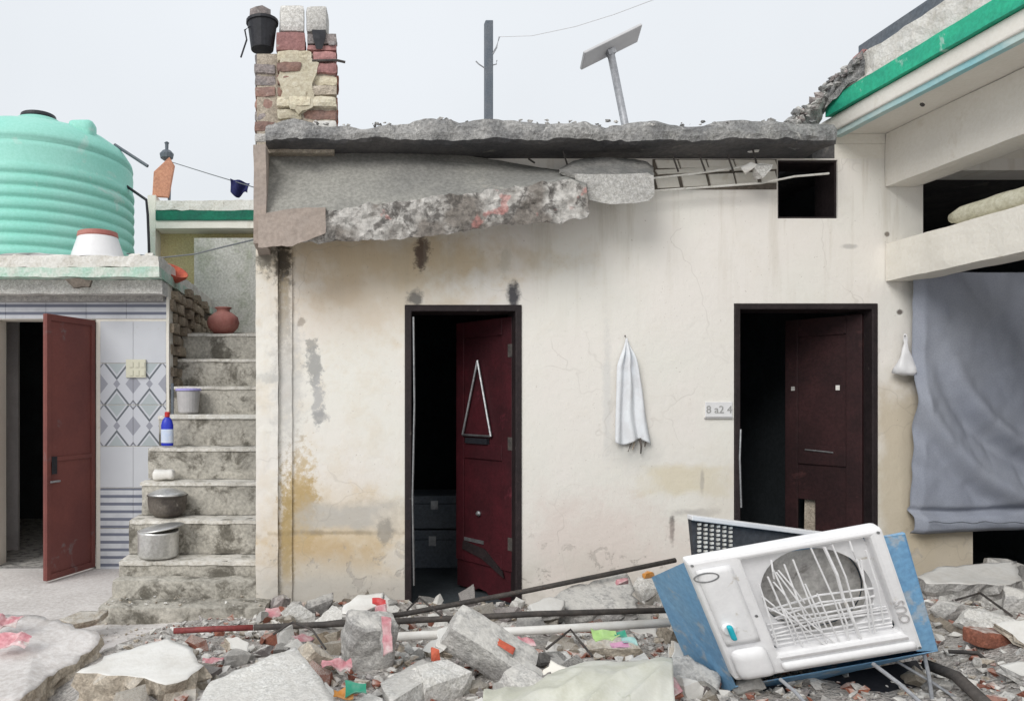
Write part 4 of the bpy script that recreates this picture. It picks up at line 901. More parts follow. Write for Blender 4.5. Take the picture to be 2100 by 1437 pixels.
pn = make('panel', MB().obox(cp, u, wv, nn*.03), 'panel', sl, bevel=.008)
make('bracket', MB().obox(t0+Vector((0, 0, .02)), Vector((.07, 0, .03)), Vector((0, .07, 0)), Vector((-.02, 0, .05))), 'galv', sl, bevel=.005)

# ------------------------------------------------------------------ things on the facade
# towel
mb = MB(); n, k_ = 26, 60
for j in range(k_+1):
    v = j/k_; py = 694+212*v
    wl, wr = 1281-18*sm(0, .3, v)-6*v, 1284+10*sm(0, .25, v)+36*v
    for i in range(n+1):
        u = i/n; px = wl+(wr-wl)*u
        y = D0-.014-.034*sm(0, .2, v)*(.5+.5*math.sin(u*15+.8*v+2*noise.noise(Vector((u*3, v*2, 1)))))-.012*math.exp(-((u-.55)/.12)**2)
        mb.v.append(P(px, py+6*math.sin(u*7)*v, D0)*1.0+Vector((0, y-D0, 0)))
for j in range(k_):
    for i in range(n): a = j*(n+1)+i; mb.f.append((a, a+1, a+n+2, a+n+1)); mb.mi.append(0)
tw_ = thing('towel', 'white towel hanging from a nail between the two doors', 'towel', tuple(P(1295, 925, D0-.03)))
o = make('cloth', mb, 'towel', tw_, smooth=True); o.modifiers.new('thick', 'SOLIDIFY').thickness = .004
make('nail', MB().tube([P(1282, 690, D0+.01), P(1282, 688, D0-.035)], .004, 6), 'rod', tw_)
for i, (a, b, y1) in enumerate(((1294, 1288, 926), (1300, 1297, 922), (1312, 1314, 930), (1322, 1322, 916))):
    make('tassel', MB().tube([P(a, 898, D0-.03), P((a+b)/2+2, (898+y1)/2, D0-.035), P(b, y1, D0-.03)], .008, 6, r2=.004), 'soot' if i != 1 else 'tan', tw_)
# number plate
np_ = thing('name_plate', 'small white plate with grey characters left of the right door', 'plate', tuple(P(1475, 856, D0-.01)))
pl_ = make('board', MB().box(P(1447, 855, D0-.010), P(1501, 824, D0-.001)), 'whiteplastic', np_, bevel=.003)
tm = text_mesh('8 a2 4', .072, .001); tm = xf(tm, Matrix.Translation(P(1475, 840, D0-.0125))@Matrix.Rotation(R(90), 4, 'X')); make('characters', tm, 'ink', pl_)
make('frame_strip', MB().box(P(1446, 858, D0-.014), P(1502, 855.5, D0-.001)), 'greyplastic', np_)
# plastic bag
bgt = thing('plastic_bag', 'white plastic bag tied to a nail beside the right door', 'bag', tuple(P(1858, 772, D0-.06)))
m_ = MB().lathe([(.006, .27), (.012, .24), (.010, .215), (.02, .17), (.045, .12), (.075, .05), (.082, .015), (.05, -.004), (.01, 0)], (0, 0, 0), 28)
m_.v = [Vector((v.x*(1+.35*noise.noise(v*14)), v.y*.55*(1+.3*noise.noise(v*14)), v.z))+noise.noise_vector(v*16)*.016 for v in m_.v]; xf(m_, Matrix.Translation(P(1858, 768, D0-.06)))
make('pouch', m_, 'whiteplastic', bgt, smooth=True)
make('nail', MB().tube([P(1856, 690, D0+.01), P(1856, 688, D0-.08)], .004, 6), 'rod', bgt)
for px, py in ((1852, 613), (1842, 640)): pass

# ------------------------------------------------------------------ air cooler thrown on the rubble
co = bpy.data.objects.new('air_cooler', None); COL.objects.link(co)
tag(co, 'broken white and blue air cooler lying tilted on the rubble', 'air cooler')
C0 = P(1654.9, 1244.2, 2.85); W, H, SHR = .72, .574, R(14)
u, v = Vector((.976, -.082, .2)).normalized(), Vector((-.214, -.24, .947)).normalized(); nrm = -v.cross(u).normalized()
if nrm.y > 0: nrm = -nrm
v = nrm.cross(u).normalized()
co.matrix_world = Matrix(((u.x, v.x, nrm.x, C0.x), (u.y, v.y, nrm.y, C0.y), (u.z, v.z, nrm.z, C0.z), (0, 0, 0, 1)))
bpy.context.view_layer.update(); CINV = co.matrix_world.inverted()
def ls(s, t, z=0): return Vector(((s-.5)*W, (.5-t)*H, z))
def lp(px, py, z=0):                     # a mark on the panel face, in the panel's own measures
    r = P(px, py, 1)-Vector((0, 0, ZC)); o = Vector((0, 0, ZC)); t = (C0-o).dot(nrm)/r.dot(nrm); q = CINV@(o+r*t)
    y = q.y/math.cos(SHR); return Vector((q.x+y*math.sin(SHR), y, z))
def rack(mb): mb.v = [Vector((p.x-p.y*math.sin(SHR), p.y*math.cos(SHR), p.z)) for p in mb.v]; return mb   # knocked out of square
def lmake(name, mb, mats, parent=co, **k): return make(name, rack(mb), mats, parent, local=True, **k)
RX = Matrix.Rotation(R(90), 4, 'X')
def lwall(x0, x1, y0, y1, z0, z1, holes):       # plate in the local xy plane
    m_ = MB().wall(x0, x1, y0, y1, -z1, -z0, holes); m_.v = [Vector((p.x, p.z, -p.y)) for p in m_.v]; return m_
ox0, ox1, oy0, oy1 = (.27-.5)*W, (.925-.5)*W, (.5-.84)*H, (.5-.06)*H
fa = lmake('front_panel', lwall(-W/2, W/2, -H/2, H/2, -.06, .0, [(ox0, ox1, oy0, oy1)]), 'coolw', bevel=.014)
def wq(px, py, dd):                      # point on the casing, dd behind the panel plane along the view
    r = P(px, py, 1)-Vector((0, 0, ZC)); o = Vector((0, 0, ZC)); t = (C0-o).dot(nrm)/r.dot(nrm); return CINV@(o+r*(t+dd))
fr = [wq(1402, 1153, .07), wq(1856, 1092, .07), wq(1924, 1334, .07), wq(1508, 1408, .07)]
bk_ = [wq(1336, 1183, .42), wq(1800, 1120, .42), wq(1850, 1350, .42), wq(1446, 1450, .36)]
bd = make('body', MB().add(fr+bk_, [(0, 1, 5, 4), (1, 2, 6, 5), (2, 3, 7, 6), (3, 0, 4, 7), (4, 5, 6, 7)]), 'coolb', co, local=True)
bd.modifiers.new('thick', 'SOLIDIFY').thickness = .006
ir = [wq(1800, 1103, .07), wq(1880, 1336, .07)]
make('side_flange', MB().add([ir[0], fr[1], fr[2], ir[1]]+[p-Vector((0, 0, .012)) for p in (ir[0], fr[1], fr[2], ir[1])], [(0, 1, 2, 3), (7, 6, 5, 4), (0, 4, 5, 1), (1, 5, 6, 2), (2, 6, 7, 3), (3, 7, 4, 0)]), 'coolb', co, local=True, bevel=.003)
# shroud with a round opening
cc = Vector(((.60-.5)*W, (.5-.455)*H, 0)); rr = .205; n = 48; mb = MB(); ring = []; sq_ = []
for i in range(n):
    a = 2*math.pi*i/n; d = Vector((math.cos(a), math.sin(a), 0)); ring.append(cc+d*rr)
    k = min((ox1-cc.x)/d.x if d.x > 1e-6 else (ox0-cc.x)/d.x if d.x < -1e-6 else 9, (oy1-cc.y)/d.y if d.y > 1e-6 else (oy0-cc.y)/d.y if d.y < -1e-6 else 9)
    sq_.append(cc+d*max(k, rr*1.03))
zf = -.045
vs = [p+Vector((0, 0, zf)) for p in sq_]+[p+Vector((0, 0, zf)) for p in ring]+[p+Vector((0, 0, zf-.04)) for p in ring]+[(p-cc)*1.02+cc+Vector((0, 0, zf-.075)) for p in ring]
fs = [(b*n+i, b*n+(i+1) % n, (b+1)*n+(i+1) % n, (b+1)*n+i) for b in range(3) for i in range(n)]
mb.add(vs, fs, [0]*n+[0]*n+[1]*n)
shr = lmake('shroud', mb, ['coolw', 'coolin'], smooth=False)
lmake('motor_plate', MB().lathe([(.001, 0), (rr*1.0, .0), (rr*1.0, .012), (.001, .012)], cc+Vector((0, 0, -.132)), 40), 'coolin')
for i in range(10):
    t = .50+i*.034; y = (.5-t)*H; a = random.Random(i).uniform(-.01, .012)
    half = ox1-.012 if i > 3 else cc.x+math.sqrt(max(.001, (rr*.98)**2-(y-cc.y)**2)); hl = ox0+.012 if i > 3 else cc.x-math.sqrt(max(.001, (rr*.98)**2-(y-cc.y)**2))
    lmake('louvre_slat', MB().tube([(hl, y-a, -.035), ((hl+half)/2, y+a*2-.004, -.045), (half, y+a, -.035)], .0042, 6), 'coolw')
for a, b in (((1665, 1122), (1748, 1322)), ((1694, 1124), (1735, 1230)), ((1735, 1230), (1772, 1318)), ((1745, 1108), (1762, 1150)), ((1762, 1150), (1800, 1300)), ((1585, 1150), (1592, 1190)), ((1578, 1185), (1636, 1325)), ((1590, 1172), (1662, 1318)), ((1596, 1176), (1690, 1300)), ((1572, 1245), (1640, 1282)), ((1600, 1172), (1655, 1240)), ((1590, 1196), (1625, 1240)), ((1560, 1200), (1600, 1330)), ((1640, 1260), (1716, 1322)), ((1610, 1250), (1700, 1330)), ((1780, 1130), (1818, 1282)), ((1725, 1240), (1745, 1318)), ((1655, 1200), (1700, 1290)), ((1566, 1225), (1606, 1262)), ((1612, 1160), (1668, 1296)), ((1630, 1150), (1700, 1322)), ((1710, 1118), (1758, 1250)), ((1680, 1220), (1728, 1322)), ((1596, 1230), (1650, 1328)), ((1770, 1150), (1790, 1300))):
    i = a[0]+b[1]; lmake('grille_bar', MB().tube([lp(*a, -.012), (lp(*a)+lp(*b))/2+Vector((.006*math.sin(i), .004*math.cos(i), -.004)), lp(*b, -.016)], .0036 if a[0] not in (1694, 1735) else .0065, 6), 'coolw')
lmake('control_pod', MB().rbox(ls(.012, .97, .001), ls(.215, .70, .045), .018, .0015, 9, .04), 'coolw', smooth=True)
lmake('control_strip', MB().rbox(ls(.02, .70, .001), ls(.21, .06, .012), .03, .0, 9, .01), 'coolw', smooth=True)
lmake('bottom_rail', MB().rbox(ls(.255, .965, .001), ls(.965, .885, .022), .02, .0, 9, .014), 'coolw', smooth=True)
lmake('trim_groove', MB().box(ls(.27, .884, .001), ls(.94, .868, .004)), 'greyplastic')
kc = ls(.066, .545, .013); kn = lmake('knob', MB().lathe([(.026, 0), (.026, .012), (.022, .016), (.001, .017)], kc, 24), 'coolw')
lmake('knob_grip', MB().rbox(kc+Vector((-.010, -.038, .016)), kc+Vector((.012, .032, .036)), .008, 0, 5, .009), 'teal', kn, smooth=True)
mb = MB(); n = 28; lc = ls(.062, .125, .014); vs = []; fs = []
for i in range(n):
    a = 2*math.pi*i/n; d = Vector((math.cos(a)*.042, math.sin(a)*.017, 0)); d2 = Vector((math.cos(a)*.048, math.sin(a)*.022, 0)); vs += [lc+d, lc+d2, lc+d2+Vector((0, 0, -.003)), lc+d+Vector((0, 0, -.003))]
for i in range(n):
    j = (i+1) % n
    for k in range(4): fs.append((i*4+k, i*4+(k+1) % 4, j*4+(k+1) % 4, j*4+k))
mb.add(vs, fs); lmake('oval_emblem', mb, 'steel')
for sx, sy in ((.02, .03), (.97, .03), (.98, .97), (.235, .5)): lmake('screw', MB().lathe([(.006, 0), (.006, .002), (.001, .0025)], ls(sx, sy, .0005), 10), 'steel')
tm = text_mesh('OUS', .055, .003); xf(tm, Matrix.Translation(ls(.955, .66, .002))@Matrix.Rotation(R(90), 4, 'Z')); lmake('raised_letters', tm, 'greyplastic')
# stand of the cooler
sd_ = thing('cooler_stand', 'bent steel rod stand under the fallen air cooler', 'stand', (1.9, 2.9, .2))
for a, b, c_ in (((1600, 1392, 2.8), (1660, 1450, 2.65), .007), ((1790, 1360, 2.9), (1900, 1450, 2.7), .008), ((1893, 1330, 3.0), (1914, 1450, 2.8), .007), ((1830, 1350, 3.05), (1990, 1450, 2.8), .006)):
    p, q_ = P(*a), P(*b); make('leg', MB().tube([p, (p+q_)/2+Vector((.004, 0, .003)), q_], c_, 8), 'galv', sd_)
make('shade_sheet', MB().prism([P(1470, 1425, 3.05), P(1880, 1352, 3.25), P(1945, 1460, 2.85), P(1480, 1475, 2.8)], (0, .02, -.015)), 'black', None, 'black panel sheet added to stand for the dark shadow under the cooler', 'shade sheet', bevel=.003)  # black sheet added to darken the shaded gap below the casing
# perforated cooler panel behind
pp_ = thing('perforated_panel', 'charcoal perforated cooler side panel with white top edge behind the cooler', 'panel', tuple(P(1560, 1140, 3.35)))
make('sheet', MB().prism([P(1417, 1064, 3.35), P(1735, 1104, 3.5), P(1735, 1190, 3.5), P(1428, 1180, 3.35)], (0, .03, 0)), 'perf', pp_)
make('top_rail', MB().obox((P(1414, 1060, 3.34)+P(1735, 1101, 3.49))/2, P(1735, 1101, 3.49)-P(1414, 1060, 3.34), (0, .05, 0), (0, 0, .022)), 'whiteplastic', pp_, bevel=.004)
mb = MB()
for c in range(6):
    for r in range(9):
        x = 1433+c*14.5; y = 1074+r*9+c*2.0; p = P(x, y, 3.35); mb.obox(p+Vector((0, -.004+c*.007, 0)), (.013, 0, .002), (0, .012, 0), (0, 0, .010))
make('slot_rows', mb, 'chalk', pp_, kind='stuff')

# ------------------------------------------------------------------ rubble: the large pieces, one by one
def LP(px, py, hz=.05):
    d = 2.2
    while d < 5.0:
        p = P(px, py, d)
        if p.z < h(p.x, p.y)+hz*.55: return p
        d += .01
    return P(px, py, 4.9)
def plate(name, pts, down, mats_, label, cat, seed, jag=.02, bulge=.02, seg=.05, rings=4):
    return make(name, MB().slab([P(*p) for p in pts], down, jag, seg, rings, seed, bulge), mats_, None, label, cat, smooth='top')
plate('paving_slab', [(-60, 1255, 4.15), (90, 1262, 4.1), (205, 1296, 3.9), (190, 1335, 3.72), (110, 1385, 3.4), (40, 1437, 3.05), (-120, 1470, 3.0)], (0, .02, -.17), ['ground', 'tan'], 'large flat cement paving slab broken off at the lower left', 'slab', 1, .03, .03)
plate('concrete_slab', [(160, 1378, 2.95), (215, 1345, 3.08), (345, 1306, 3.25), (392, 1330, 3.14), (422, 1364, 2.98), (385, 1392, 2.86), (340, 1404, 2.82), (260, 1386, 2.9)], (.01, .0, -.22), ['white', 'tan'], 'thick broken slab with white plastered top in the left foreground', 'slab', 2, .02, .035, .035, 5)
plate('concrete_slab', [(396, 1455, 2.5), (430, 1396, 2.76), (530, 1354, 2.88), (606, 1326, 2.98), (642, 1368, 2.85), (700, 1455, 2.5)], (.015, .07, -.10), ['conc_l', 'conc'], 'smooth grey slab leaning toward the camera in the foreground', 'slab', 3, .012, .01)
plate('white_plaster_sheet', [(640, 1410, 2.95), (668, 1398, 3.0), (712, 1450, 2.7), (640, 1460, 2.7)], (.0, .04, -.03), ['white', 'conc_l'], 'white plaster piece at the right foot of the smooth grey slab', 'plaster', 13, .01, .006)
# upright concrete post
pt = make('concrete_post', MB().rbox((-.125, -.09, -.05), (.125, .09, .37), .022, .034, 5, .03, 6), 'conc', None, 'upright pitted concrete stump with pink paint below the left door', 'post')
pt.location = P(750, 1392, 3.35)-Vector((0, -.05, .05)); pt.scale = (.88, .85, .78); pt.rotation_euler = (R(10), R(3), R(8))
plate('pink_plaster_strip', [(782, 1262, 3.28), (802, 1266, 3.28), (806, 1335, 3.2), (786, 1345, 3.2)], (-.01, .03, 0), ['pink', 'conc'], 'pink painted plaster strip on the right edge of the concrete stump', 'plaster', 14, .006, .004, .02, 2)
plate('white_plate', [(704, 1240, 3.95), (735, 1218, 4.1), (788, 1214, 4.15), (778, 1240, 3.95), (735, 1262, 3.8), (702, 1258, 3.8)], (0, .01, -.03), ['white', 'conc'], 'flat white plaster plate resting on top of the concrete stump', 'plaster', 4, .01, .006)
lump('pink_stone', P(781, 1255, 3.75), (.035, .03, .045), 'pink', 'pink painted lump beside the white plaster plate', 'stone', 77)
# tilted block with orange edge
bl = make('concrete_block', MB().rbox((-.21, -.10, -.085), (.21, .10, .085), .03, .008, 10, .02, 9), 'conc', None, 'tilted concrete block with orange red painted edge below the white pipe', 'block')
bl.location = P(988, 1350, 3.25); bl.scale = (.92, .9, .85); bl.rotation_euler = (R(28), R(30), R(-14))
op = plate('painted_plaster_strip', [(968, 1292, 3.2), (985, 1288, 3.22), (1058, 1328, 3.12), (1052, 1342, 3.1)], (0, .02, -.02), ['orange', 'conc'], 'orange red plaster strip along the tilted concrete block', 'plaster', 15, .006, .004, .02, 2)
plate('white_plaster_sheet', [(897, 1290, 3.3), (928, 1280, 3.34), (934, 1302, 3.26), (910, 1335, 3.16), (893, 1325, 3.18)], (.01, .04, -.01), ['white', 'conc_l'], 'white plaster facing at the left end of the tilted concrete block', 'plaster', 16, .008, .005, .03, 2)
lump('orange_chip', P(893, 1340, 3.15), (.02, .02, .03), 'orange', 'orange chip left of the tilted concrete block', 'chip', 78)
plate('concrete_block', [(780, 1400, 3.0), (868, 1348, 3.3), (905, 1362, 3.2), (920, 1372, 3.12), (860, 1402, 2.95), (800, 1440, 2.8)], (.02, -.04, -.22), ['conc_l', 'conc_l'], 'pale angular block with a faint pink top in the centre foreground', 'block', 17, .008, .010)
lump('concrete_block', LP(905, 1405, .085), (.125, .08, .085), 'conc_l', 'rounded pale concrete block right of the angular pink-topped block', 'block', 18, (.2, .1, .4), 26)
lump('concrete_block', LP(1075, 1400, .07), (.10, .09, .07), 'conc', 'grey concrete lump under the right end of the tilted block', 'block', 19, (.3, .2, .8), 24)
lump('concrete_block', LP(640, 1355, .10), (.09, .09, .10), 'tan', 'hollow tan brick lump behind the smooth grey slab', 'block', 20, (.2, .5, .3), 22)
lump('brick_piece', LP(650, 1312, .04), (.16, .06, .04), 'rubblebrick', 'brown broken brick lying above the smooth grey slab', 'brick', 21, (0, -.1, .1))
lump('brick_piece', LP(684, 1308, .06), (.055, .05, .06), 'tan', 'rusty brown brick stub left of the concrete stump', 'brick', 22)
lump('concrete_block', LP(655, 1240, .085), (.085, .07, .085), 'conc_d', 'dark grey concrete lump at the wall foot under the damp stain', 'block', 23, (.3, .2, .1), 24)
lump('concrete_block', LP(615, 1262, .07), (.11, .07, .07), 'conc_l', 'pale pointed rubble lump left of the dark grey one', 'block', 24, (.1, .6, .2), 14)
lump('concrete_block', LP(575, 1240, .07), (.06, .06, .07), 'brickgrey', 'mauve grey rubble lump at the foot of the corner pilaster', 'block', 25, (.1, .3, .2), 20)
plate('concrete_slab', [(1110, 1238, 4.35), (1160, 1205, 4.5), (1285, 1172, 4.65), (1300, 1210, 4.5), (1310, 1248, 4.3), (1200, 1256, 4.3)], (0, .05, -.10), ['conc', 'conc'], 'grey broken slab resting against the wall between the doors', 'slab', 26, .02, .015)
plate('white_plate', [(1085, 1240, 4.25), (1130, 1222, 4.3), (1160, 1230, 4.28), (1150, 1252, 4.2), (1095, 1258, 4.2)], (0, .03, -.05), ['white', 'conc_l'], 'whitish plaster plate left of the grey slab between the doors', 'plaster', 27, .012, .008)
lump('concrete_block', LP(1328, 1210, .075), (.085, .07, .075), 'conc_l', 'pale cube-like block just left of the cooler', 'block', 28, (.1, .2, .3), 26, sq=.95)
lump('orange_chip', P(1330, 1178, 3.9), (.03, .03, .02), 'amber', 'orange cardboard scrap on the pale block by the cooler', 'scrap', 79)
lump('pink_stone', P(1275, 1192, 4.2), (.04, .03, .02), 'pink', 'pink scrap under the leaning iron bar', 'scrap', 80)
lump('concrete_block', LP(1395, 1352, .06), (.085, .06, .06), 'conc', 'grey block half covered beside the cream sheet', 'block', 29, (.2, 0, .5), 24)
lump('concrete_block', LP(1416, 1418, .06), (.06, .05, .06), 'white', 'pale pinkish block at the bottom edge by the blue cooler side', 'block', 30, (0, 0, .1), 26, sq=1)
lump('concrete_block', LP(1255, 1330, .07), (.17, .09, .07), 'tan', 'long brown mortar lump under the coloured wrappers', 'block', 31, (.1, .05, .1), 24)
lump('concrete_block', LP(1385, 1300, .07), (.07, .06, .07), 'tan', 'tan mortar lump at the end of the white pipe', 'block', 32, (.4, .1, .1), 20)
big = plate('concrete_slab', [(1880, 1182, 4.25), (1925, 1162, 4.4), (2010, 1155, 4.45), (2085, 1150, 4.5), (2095, 1190, 4.25), (2060, 1200, 4.15), (1990, 1198, 4.1), (1900, 1196, 4.15)], (.02, .03, -.16), ['white', 'conc'], 'big broken slab with pale face under the blue curtain', 'slab', 33, .015, .02)
lump('concrete_block', LP(2055, 1185, .12), (.14, .10, .12), 'conc', 'rounded grey end lump beside the big slab under the curtain', 'block', 34, (.2, .1, .3), 26)
m_ = MB().rbox((-.11, -.05, -.036), (.11, .05, .036), .02, .006, 12, .012, 31); xf(m_, Matrix.Translation(LP(2040, 1308, .036))@Matrix.Rotation(.12, 4, 'Z')@Matrix.Rotation(.1, 4, 'Y'))
make('brick_piece', m_, 'brick', None, 'red brick on the rubble right of the cooler', 'brick')
lump('concrete_block', LP(2025, 1280, .06), (.14, .08, .06), 'conc_l', 'pale mortar-crusted lump behind the red brick', 'block', 36, (.1, .1, .2), 22)
lump('concrete_block', LP(1955, 1255, .06), (.12, .08, .06), 'conc', 'grey rubble lump right of the blue cooler edge', 'block', 37, (.1, .2, .6), 24)
lump('concrete_block', LP(2085, 1240, .09), (.10, .08, .09), 'conc', 'grey rubble lump at the right border below the curtain', 'block', 38, (.3, .1, .2), 22)
plate('thin_slab', [(118, 1270, 4.45), (165, 1252, 4.6), (222, 1250, 4.62), (205, 1268, 4.48), (150, 1280, 4.38)], (0, 0, -.035), ['tan', 'tan'], 'thin brown stone plate lying on the courtyard cement', 'stone', 39, .01, .006, .03, 2)
lump('red_clay_piece', LP(192, 1312, .055), (.045, .045, .055), 'orange', 'bright red clay piece at the tip of the left paving slab', 'clay piece', 40, (.2, .3, .1), 30, sq=.2)
lump('brick_piece', LP(135, 1352, .05), (.06, .05, .05), 'brickgrey', 'dark brick lump under the edge of the left paving slab', 'brick', 41)
def scrap(px, py, d, s_, mt, label, seed, flat=.35):
    mb = MB(); n = 7; rnd = random.Random(seed)
    for j in range(n):
        for i in range(n):
            x, y = (i/(n-1)-.5)*2*s_, (j/(n-1)-.5)*1.4*s_; q = Vector((x*14+seed, y*14, 0))
            mb.v.append(P(px, py, d)+Vector((x, y*.8, abs(noise.noise(q))*s_*flat*2.6+.35*y))+noise.noise_vector(q)*s_*.25)
    for j in range(n-1):
        for i in range(n-1): a = j*n+i; mb.f.append((a, a+1, a+n+1, a+n)); mb.mi.append(0)
    o = make('crumpled_wrapper', mb, mt, None, label, 'wrapper'); o.modifiers.new('thick', 'SOLIDIFY').thickness = .003; return o
scrap(25, 1318, 3.6, .075, 'pink', 'bright pink plastic scrap on the left paving slab', 1, .2)
scrap(5, 1280, 3.8, .09, 'pink', 'faded pink cloth scrap at the left border of the paving slab', 2, .2)
scrap(436, 1362, 3.4, .05, 'pink', 'pink scrap right of the white-topped slab', 3)
scrap(690, 1372, 3.15, .06, 'pink', 'pink torn wrapper at the foot of the concrete stump', 4)
scrap(704, 1425, 2.8, .035, 'amber', 'orange wrapper between the grey slab and the angular block', 5)
scrap(728, 1420, 2.8, .04, 'jade', 'dark green wrapper next to the orange wrapper', 6)
scrap(778, 1238, 3.85, .04, 'scarlet', 'red wrapper by the white plaster plate', 7)
scrap(1242, 1305, 3.15, .05, 'lime', 'lime green wrapper in the rubble below the white pipe', 8)
scrap(1272, 1325, 3.1, .035, 'magenta', 'magenta wrapper beside the lime green one', 9)
scrap(1290, 1316, 3.12, .03, 'aqua', 'aqua wrapper right of the magenta one', 10)
scrap(1272, 1302, 3.16, .025, 'jade', 'small dark green wrapper right of the lime green one', 11)
scrap(1080, 1318, 3.4, .035, 'pink', 'small pink scrap right of the orange-edged block', 12)
# cream sheet
mb = MB(); nu, nv = 90, 46
for j in range(nv+1):
    for i in range(nu+1):
        a, b = i/nu, j/nv
        top = P(1000+378*a, 1437-78*sm(0, .62, a)-6*sm(.6, 1, a), 2.95+.15*a); bot = P(985+400*a, 1475, 2.45)
        p = top.lerp(bot, b); q = Vector((a*3.2+b*1.5, b*1.1-a*.8, 3))
        rid = 1-abs(noise.noise(q*1.3)); rid2 = 1-abs(noise.noise(q*3.1+Vector((5, 2, 0))))
        p.z += .05*(rid**2-.5)*(.3+b)+.010*(rid2**2)+.05*math.sin(b*3.1)
        mb.v.append(p)
for j in range(nv):
    for i in range(nu): a = j*(nu+1)+i; mb.f.append((a, a+1, a+nu+2, a+nu+1)); mb.mi.append(0)
o = make('plastic_sheet', mb, 'sheet', None, 'crumpled cream woven sheet spread over the rubble at the bottom', 'sheet', smooth=True); o.modifiers.new('thick', 'SOLIDIFY').thickness = .004
lump('brick_piece', P(1225, 1425, 2.62), (.075, .05, .03), 'brickgrey', 'grey brick bit lying on the cream woven sheet', 'brick', 42)
# long bars and pipes
ib = thing('iron_pipe', 'long dark iron pipe with red painted end across the rubble', 'pipe', tuple(P(850, 1272, 4.0)))
make('shaft', MB().tube([P(520, 1286, 3.92), P(800, 1274, 4.0), P(1100, 1258, 4.05), P(1390, 1250, 4.1)], .016, 10), 'rod', ib, smooth=True)
make('painted_end', MB().tube([P(356, 1293, 3.88), P(438, 1289, 3.9), P(519, 1286, 3.92)], .0155, 10), 'rodred', ib, smooth=True)
make('iron_bar', MB().tube([P(640, 1282, 4.25), P(830, 1258, 4.3), P(1080, 1211, 4.45), P(1385, 1148, 4.6)], .015, 10), 'rod', None, 'dark iron bar slanting up across the left doorway to the cooler', 'bar', smooth=True)
make('plastic_pipe', MB().tube([P(803, 1305, 3.75), P(1090, 1292, 3.72), P(1372, 1276, 3.7)], .022, 12), 'pvc', None, 'straight white plastic pipe lying below the iron pipe', 'pipe', smooth=True)
make('angle_iron', MB().obox((P(1908, 1262, 3.75)+P(2130, 1395, 2.9))/2, P(2130, 1395, 2.9)-P(1908, 1262, 3.75), (.03, .0, .03), (.012, 0, -.012)), 'wood', None, 'grey wooden strip slanting over the rubble right of the cooler', 'strip', bevel=.003)
make('bent_rod', MB().tube([P(1945, 1335, 3.2), P(2005, 1338, 3.15), P(2018, 1350, 3.12), P(2028, 1460, 2.8)], .009, 8), 'rod', None, 'bent dark rod hooked under the grey wooden strip', 'rod', smooth=True)
make('bent_rod', MB().tube([P(1900, 1362, 3.0), P(1960, 1385, 2.85), P(2030, 1450, 2.65)], .022, 8), 'rod', None, 'thick dark bar at the lower right of the cooler stand', 'bar', smooth=True)

for pts, lb in (([(560, 1300, 3.75), (600, 1275, 3.8), (640, 1290, 3.7), (668, 1330, 3.55)], 'thin bent rebar curling above the smooth grey slab'), ([(1120, 1330, 3.3), (1170, 1290, 3.4), (1215, 1345, 3.2)], 'thin bent rebar arching right of the tilted block'), ([(1960, 1230, 3.9), (2010, 1215, 3.95), (2075, 1262, 3.6)], 'thin bent rebar in front of the big slab under the curtain'), ([(835, 1250, 4.3), (860, 1225, 4.4), (905, 1262, 4.1)], 'thin bent rebar poking up in the left doorway')):
    make('bent_rebar', MB().tube([P(*p) for p in pts], .006, 6), 'rod', None, lb, 'rebar')
# ------------------------------------------------------------------ rubble: medium pieces (things) and grit (stuff)
rnd = random.Random(99); bank = []
MT = ['conc', 'conc_l', 'tan', 'tan', 'brickgrey', 'white', 'brick', 'brick', 'conc_l', 'conc_d']
NM = {'conc': 'grey concrete', 'conc_l': 'pale concrete', 'tan': 'tan mortar', 'brickgrey': 'grey brick', 'white': 'white plaster', 'brick': 'red brick', 'conc_d': 'dark concrete'}
for mt in dict.fromkeys(MT):
    for k in range(4):
        m_ = hull(1, rnd.uniform(.6, .9), rnd.uniform(.45, .7), 18, 1000+len(bank), .7); m_ = fracture(m_, 1, len(bank), .10, 1)
        me = bpy.data.meshes.new('rubble'); me.from_pydata([tuple(v) for v in m_.v], [], m_.f); me.materials.append(M[mt]); bank.append((mt, me))
ZONES = [('at the wall foot left of the left door', -.45, .5, 4.2, 4.95, 22), ('in front of the left doorway', .5, 1.5, 4.0, 5.0, 34), ('at the wall foot between the doors', 1.4, 2.6, 3.9, 4.95, 44),
         ('in front of the iron pipe left of the stump', -.75, .2, 3.0, 4.0, 30), ('between the pipes and the cream sheet', .35, 1.7, 2.9, 3.75, 56), ('right of the cooler', 2.2, 4.6, 2.7, 4.6, 84), ('in the lower left corner', -1.3, -.55, 2.7, 3.5, 14)]
LM = [('at the foot of the corner pilaster', -.4, 4.6), ('under the yellow damp stain', .2, 4.7), ('on the sill of the left doorway', .9, 4.8), ('by the grey slab between the doors', 1.75, 4.5), ('by the whitish plate right of the left doorway', 1.3, 4.3),
      ('beside the concrete stump', .16, 3.4), ('near the red end of the iron pipe', -.7, 3.9), ('behind the smooth grey slab', -.2, 3.3), ('by the tilted orange-edged block', .65, 3.3), ('by the coloured wrappers', 1.25, 3.3), ('near the free end of the white pipe', .4, 3.8), ('left of the blue cooler side', 1.65, 3.5),
      ('behind the cooler', 2.3, 3.8), ('under the big slab below the curtain', 3.6, 4.2), ('around the red brick right of the cooler', 3.05, 3.4), ('along the grey wooden strip', 2.7, 3.2), ('by the bent rod at lower right', 2.4, 2.8), ('at the right border under the curtain', 4.3, 3.9), ('beside the white-topped slab', -.9, 3.1), ('at the broken edge of the left paving slab', -1.2, 3.5), ('below the angular pink-topped block', .4, 2.8)]
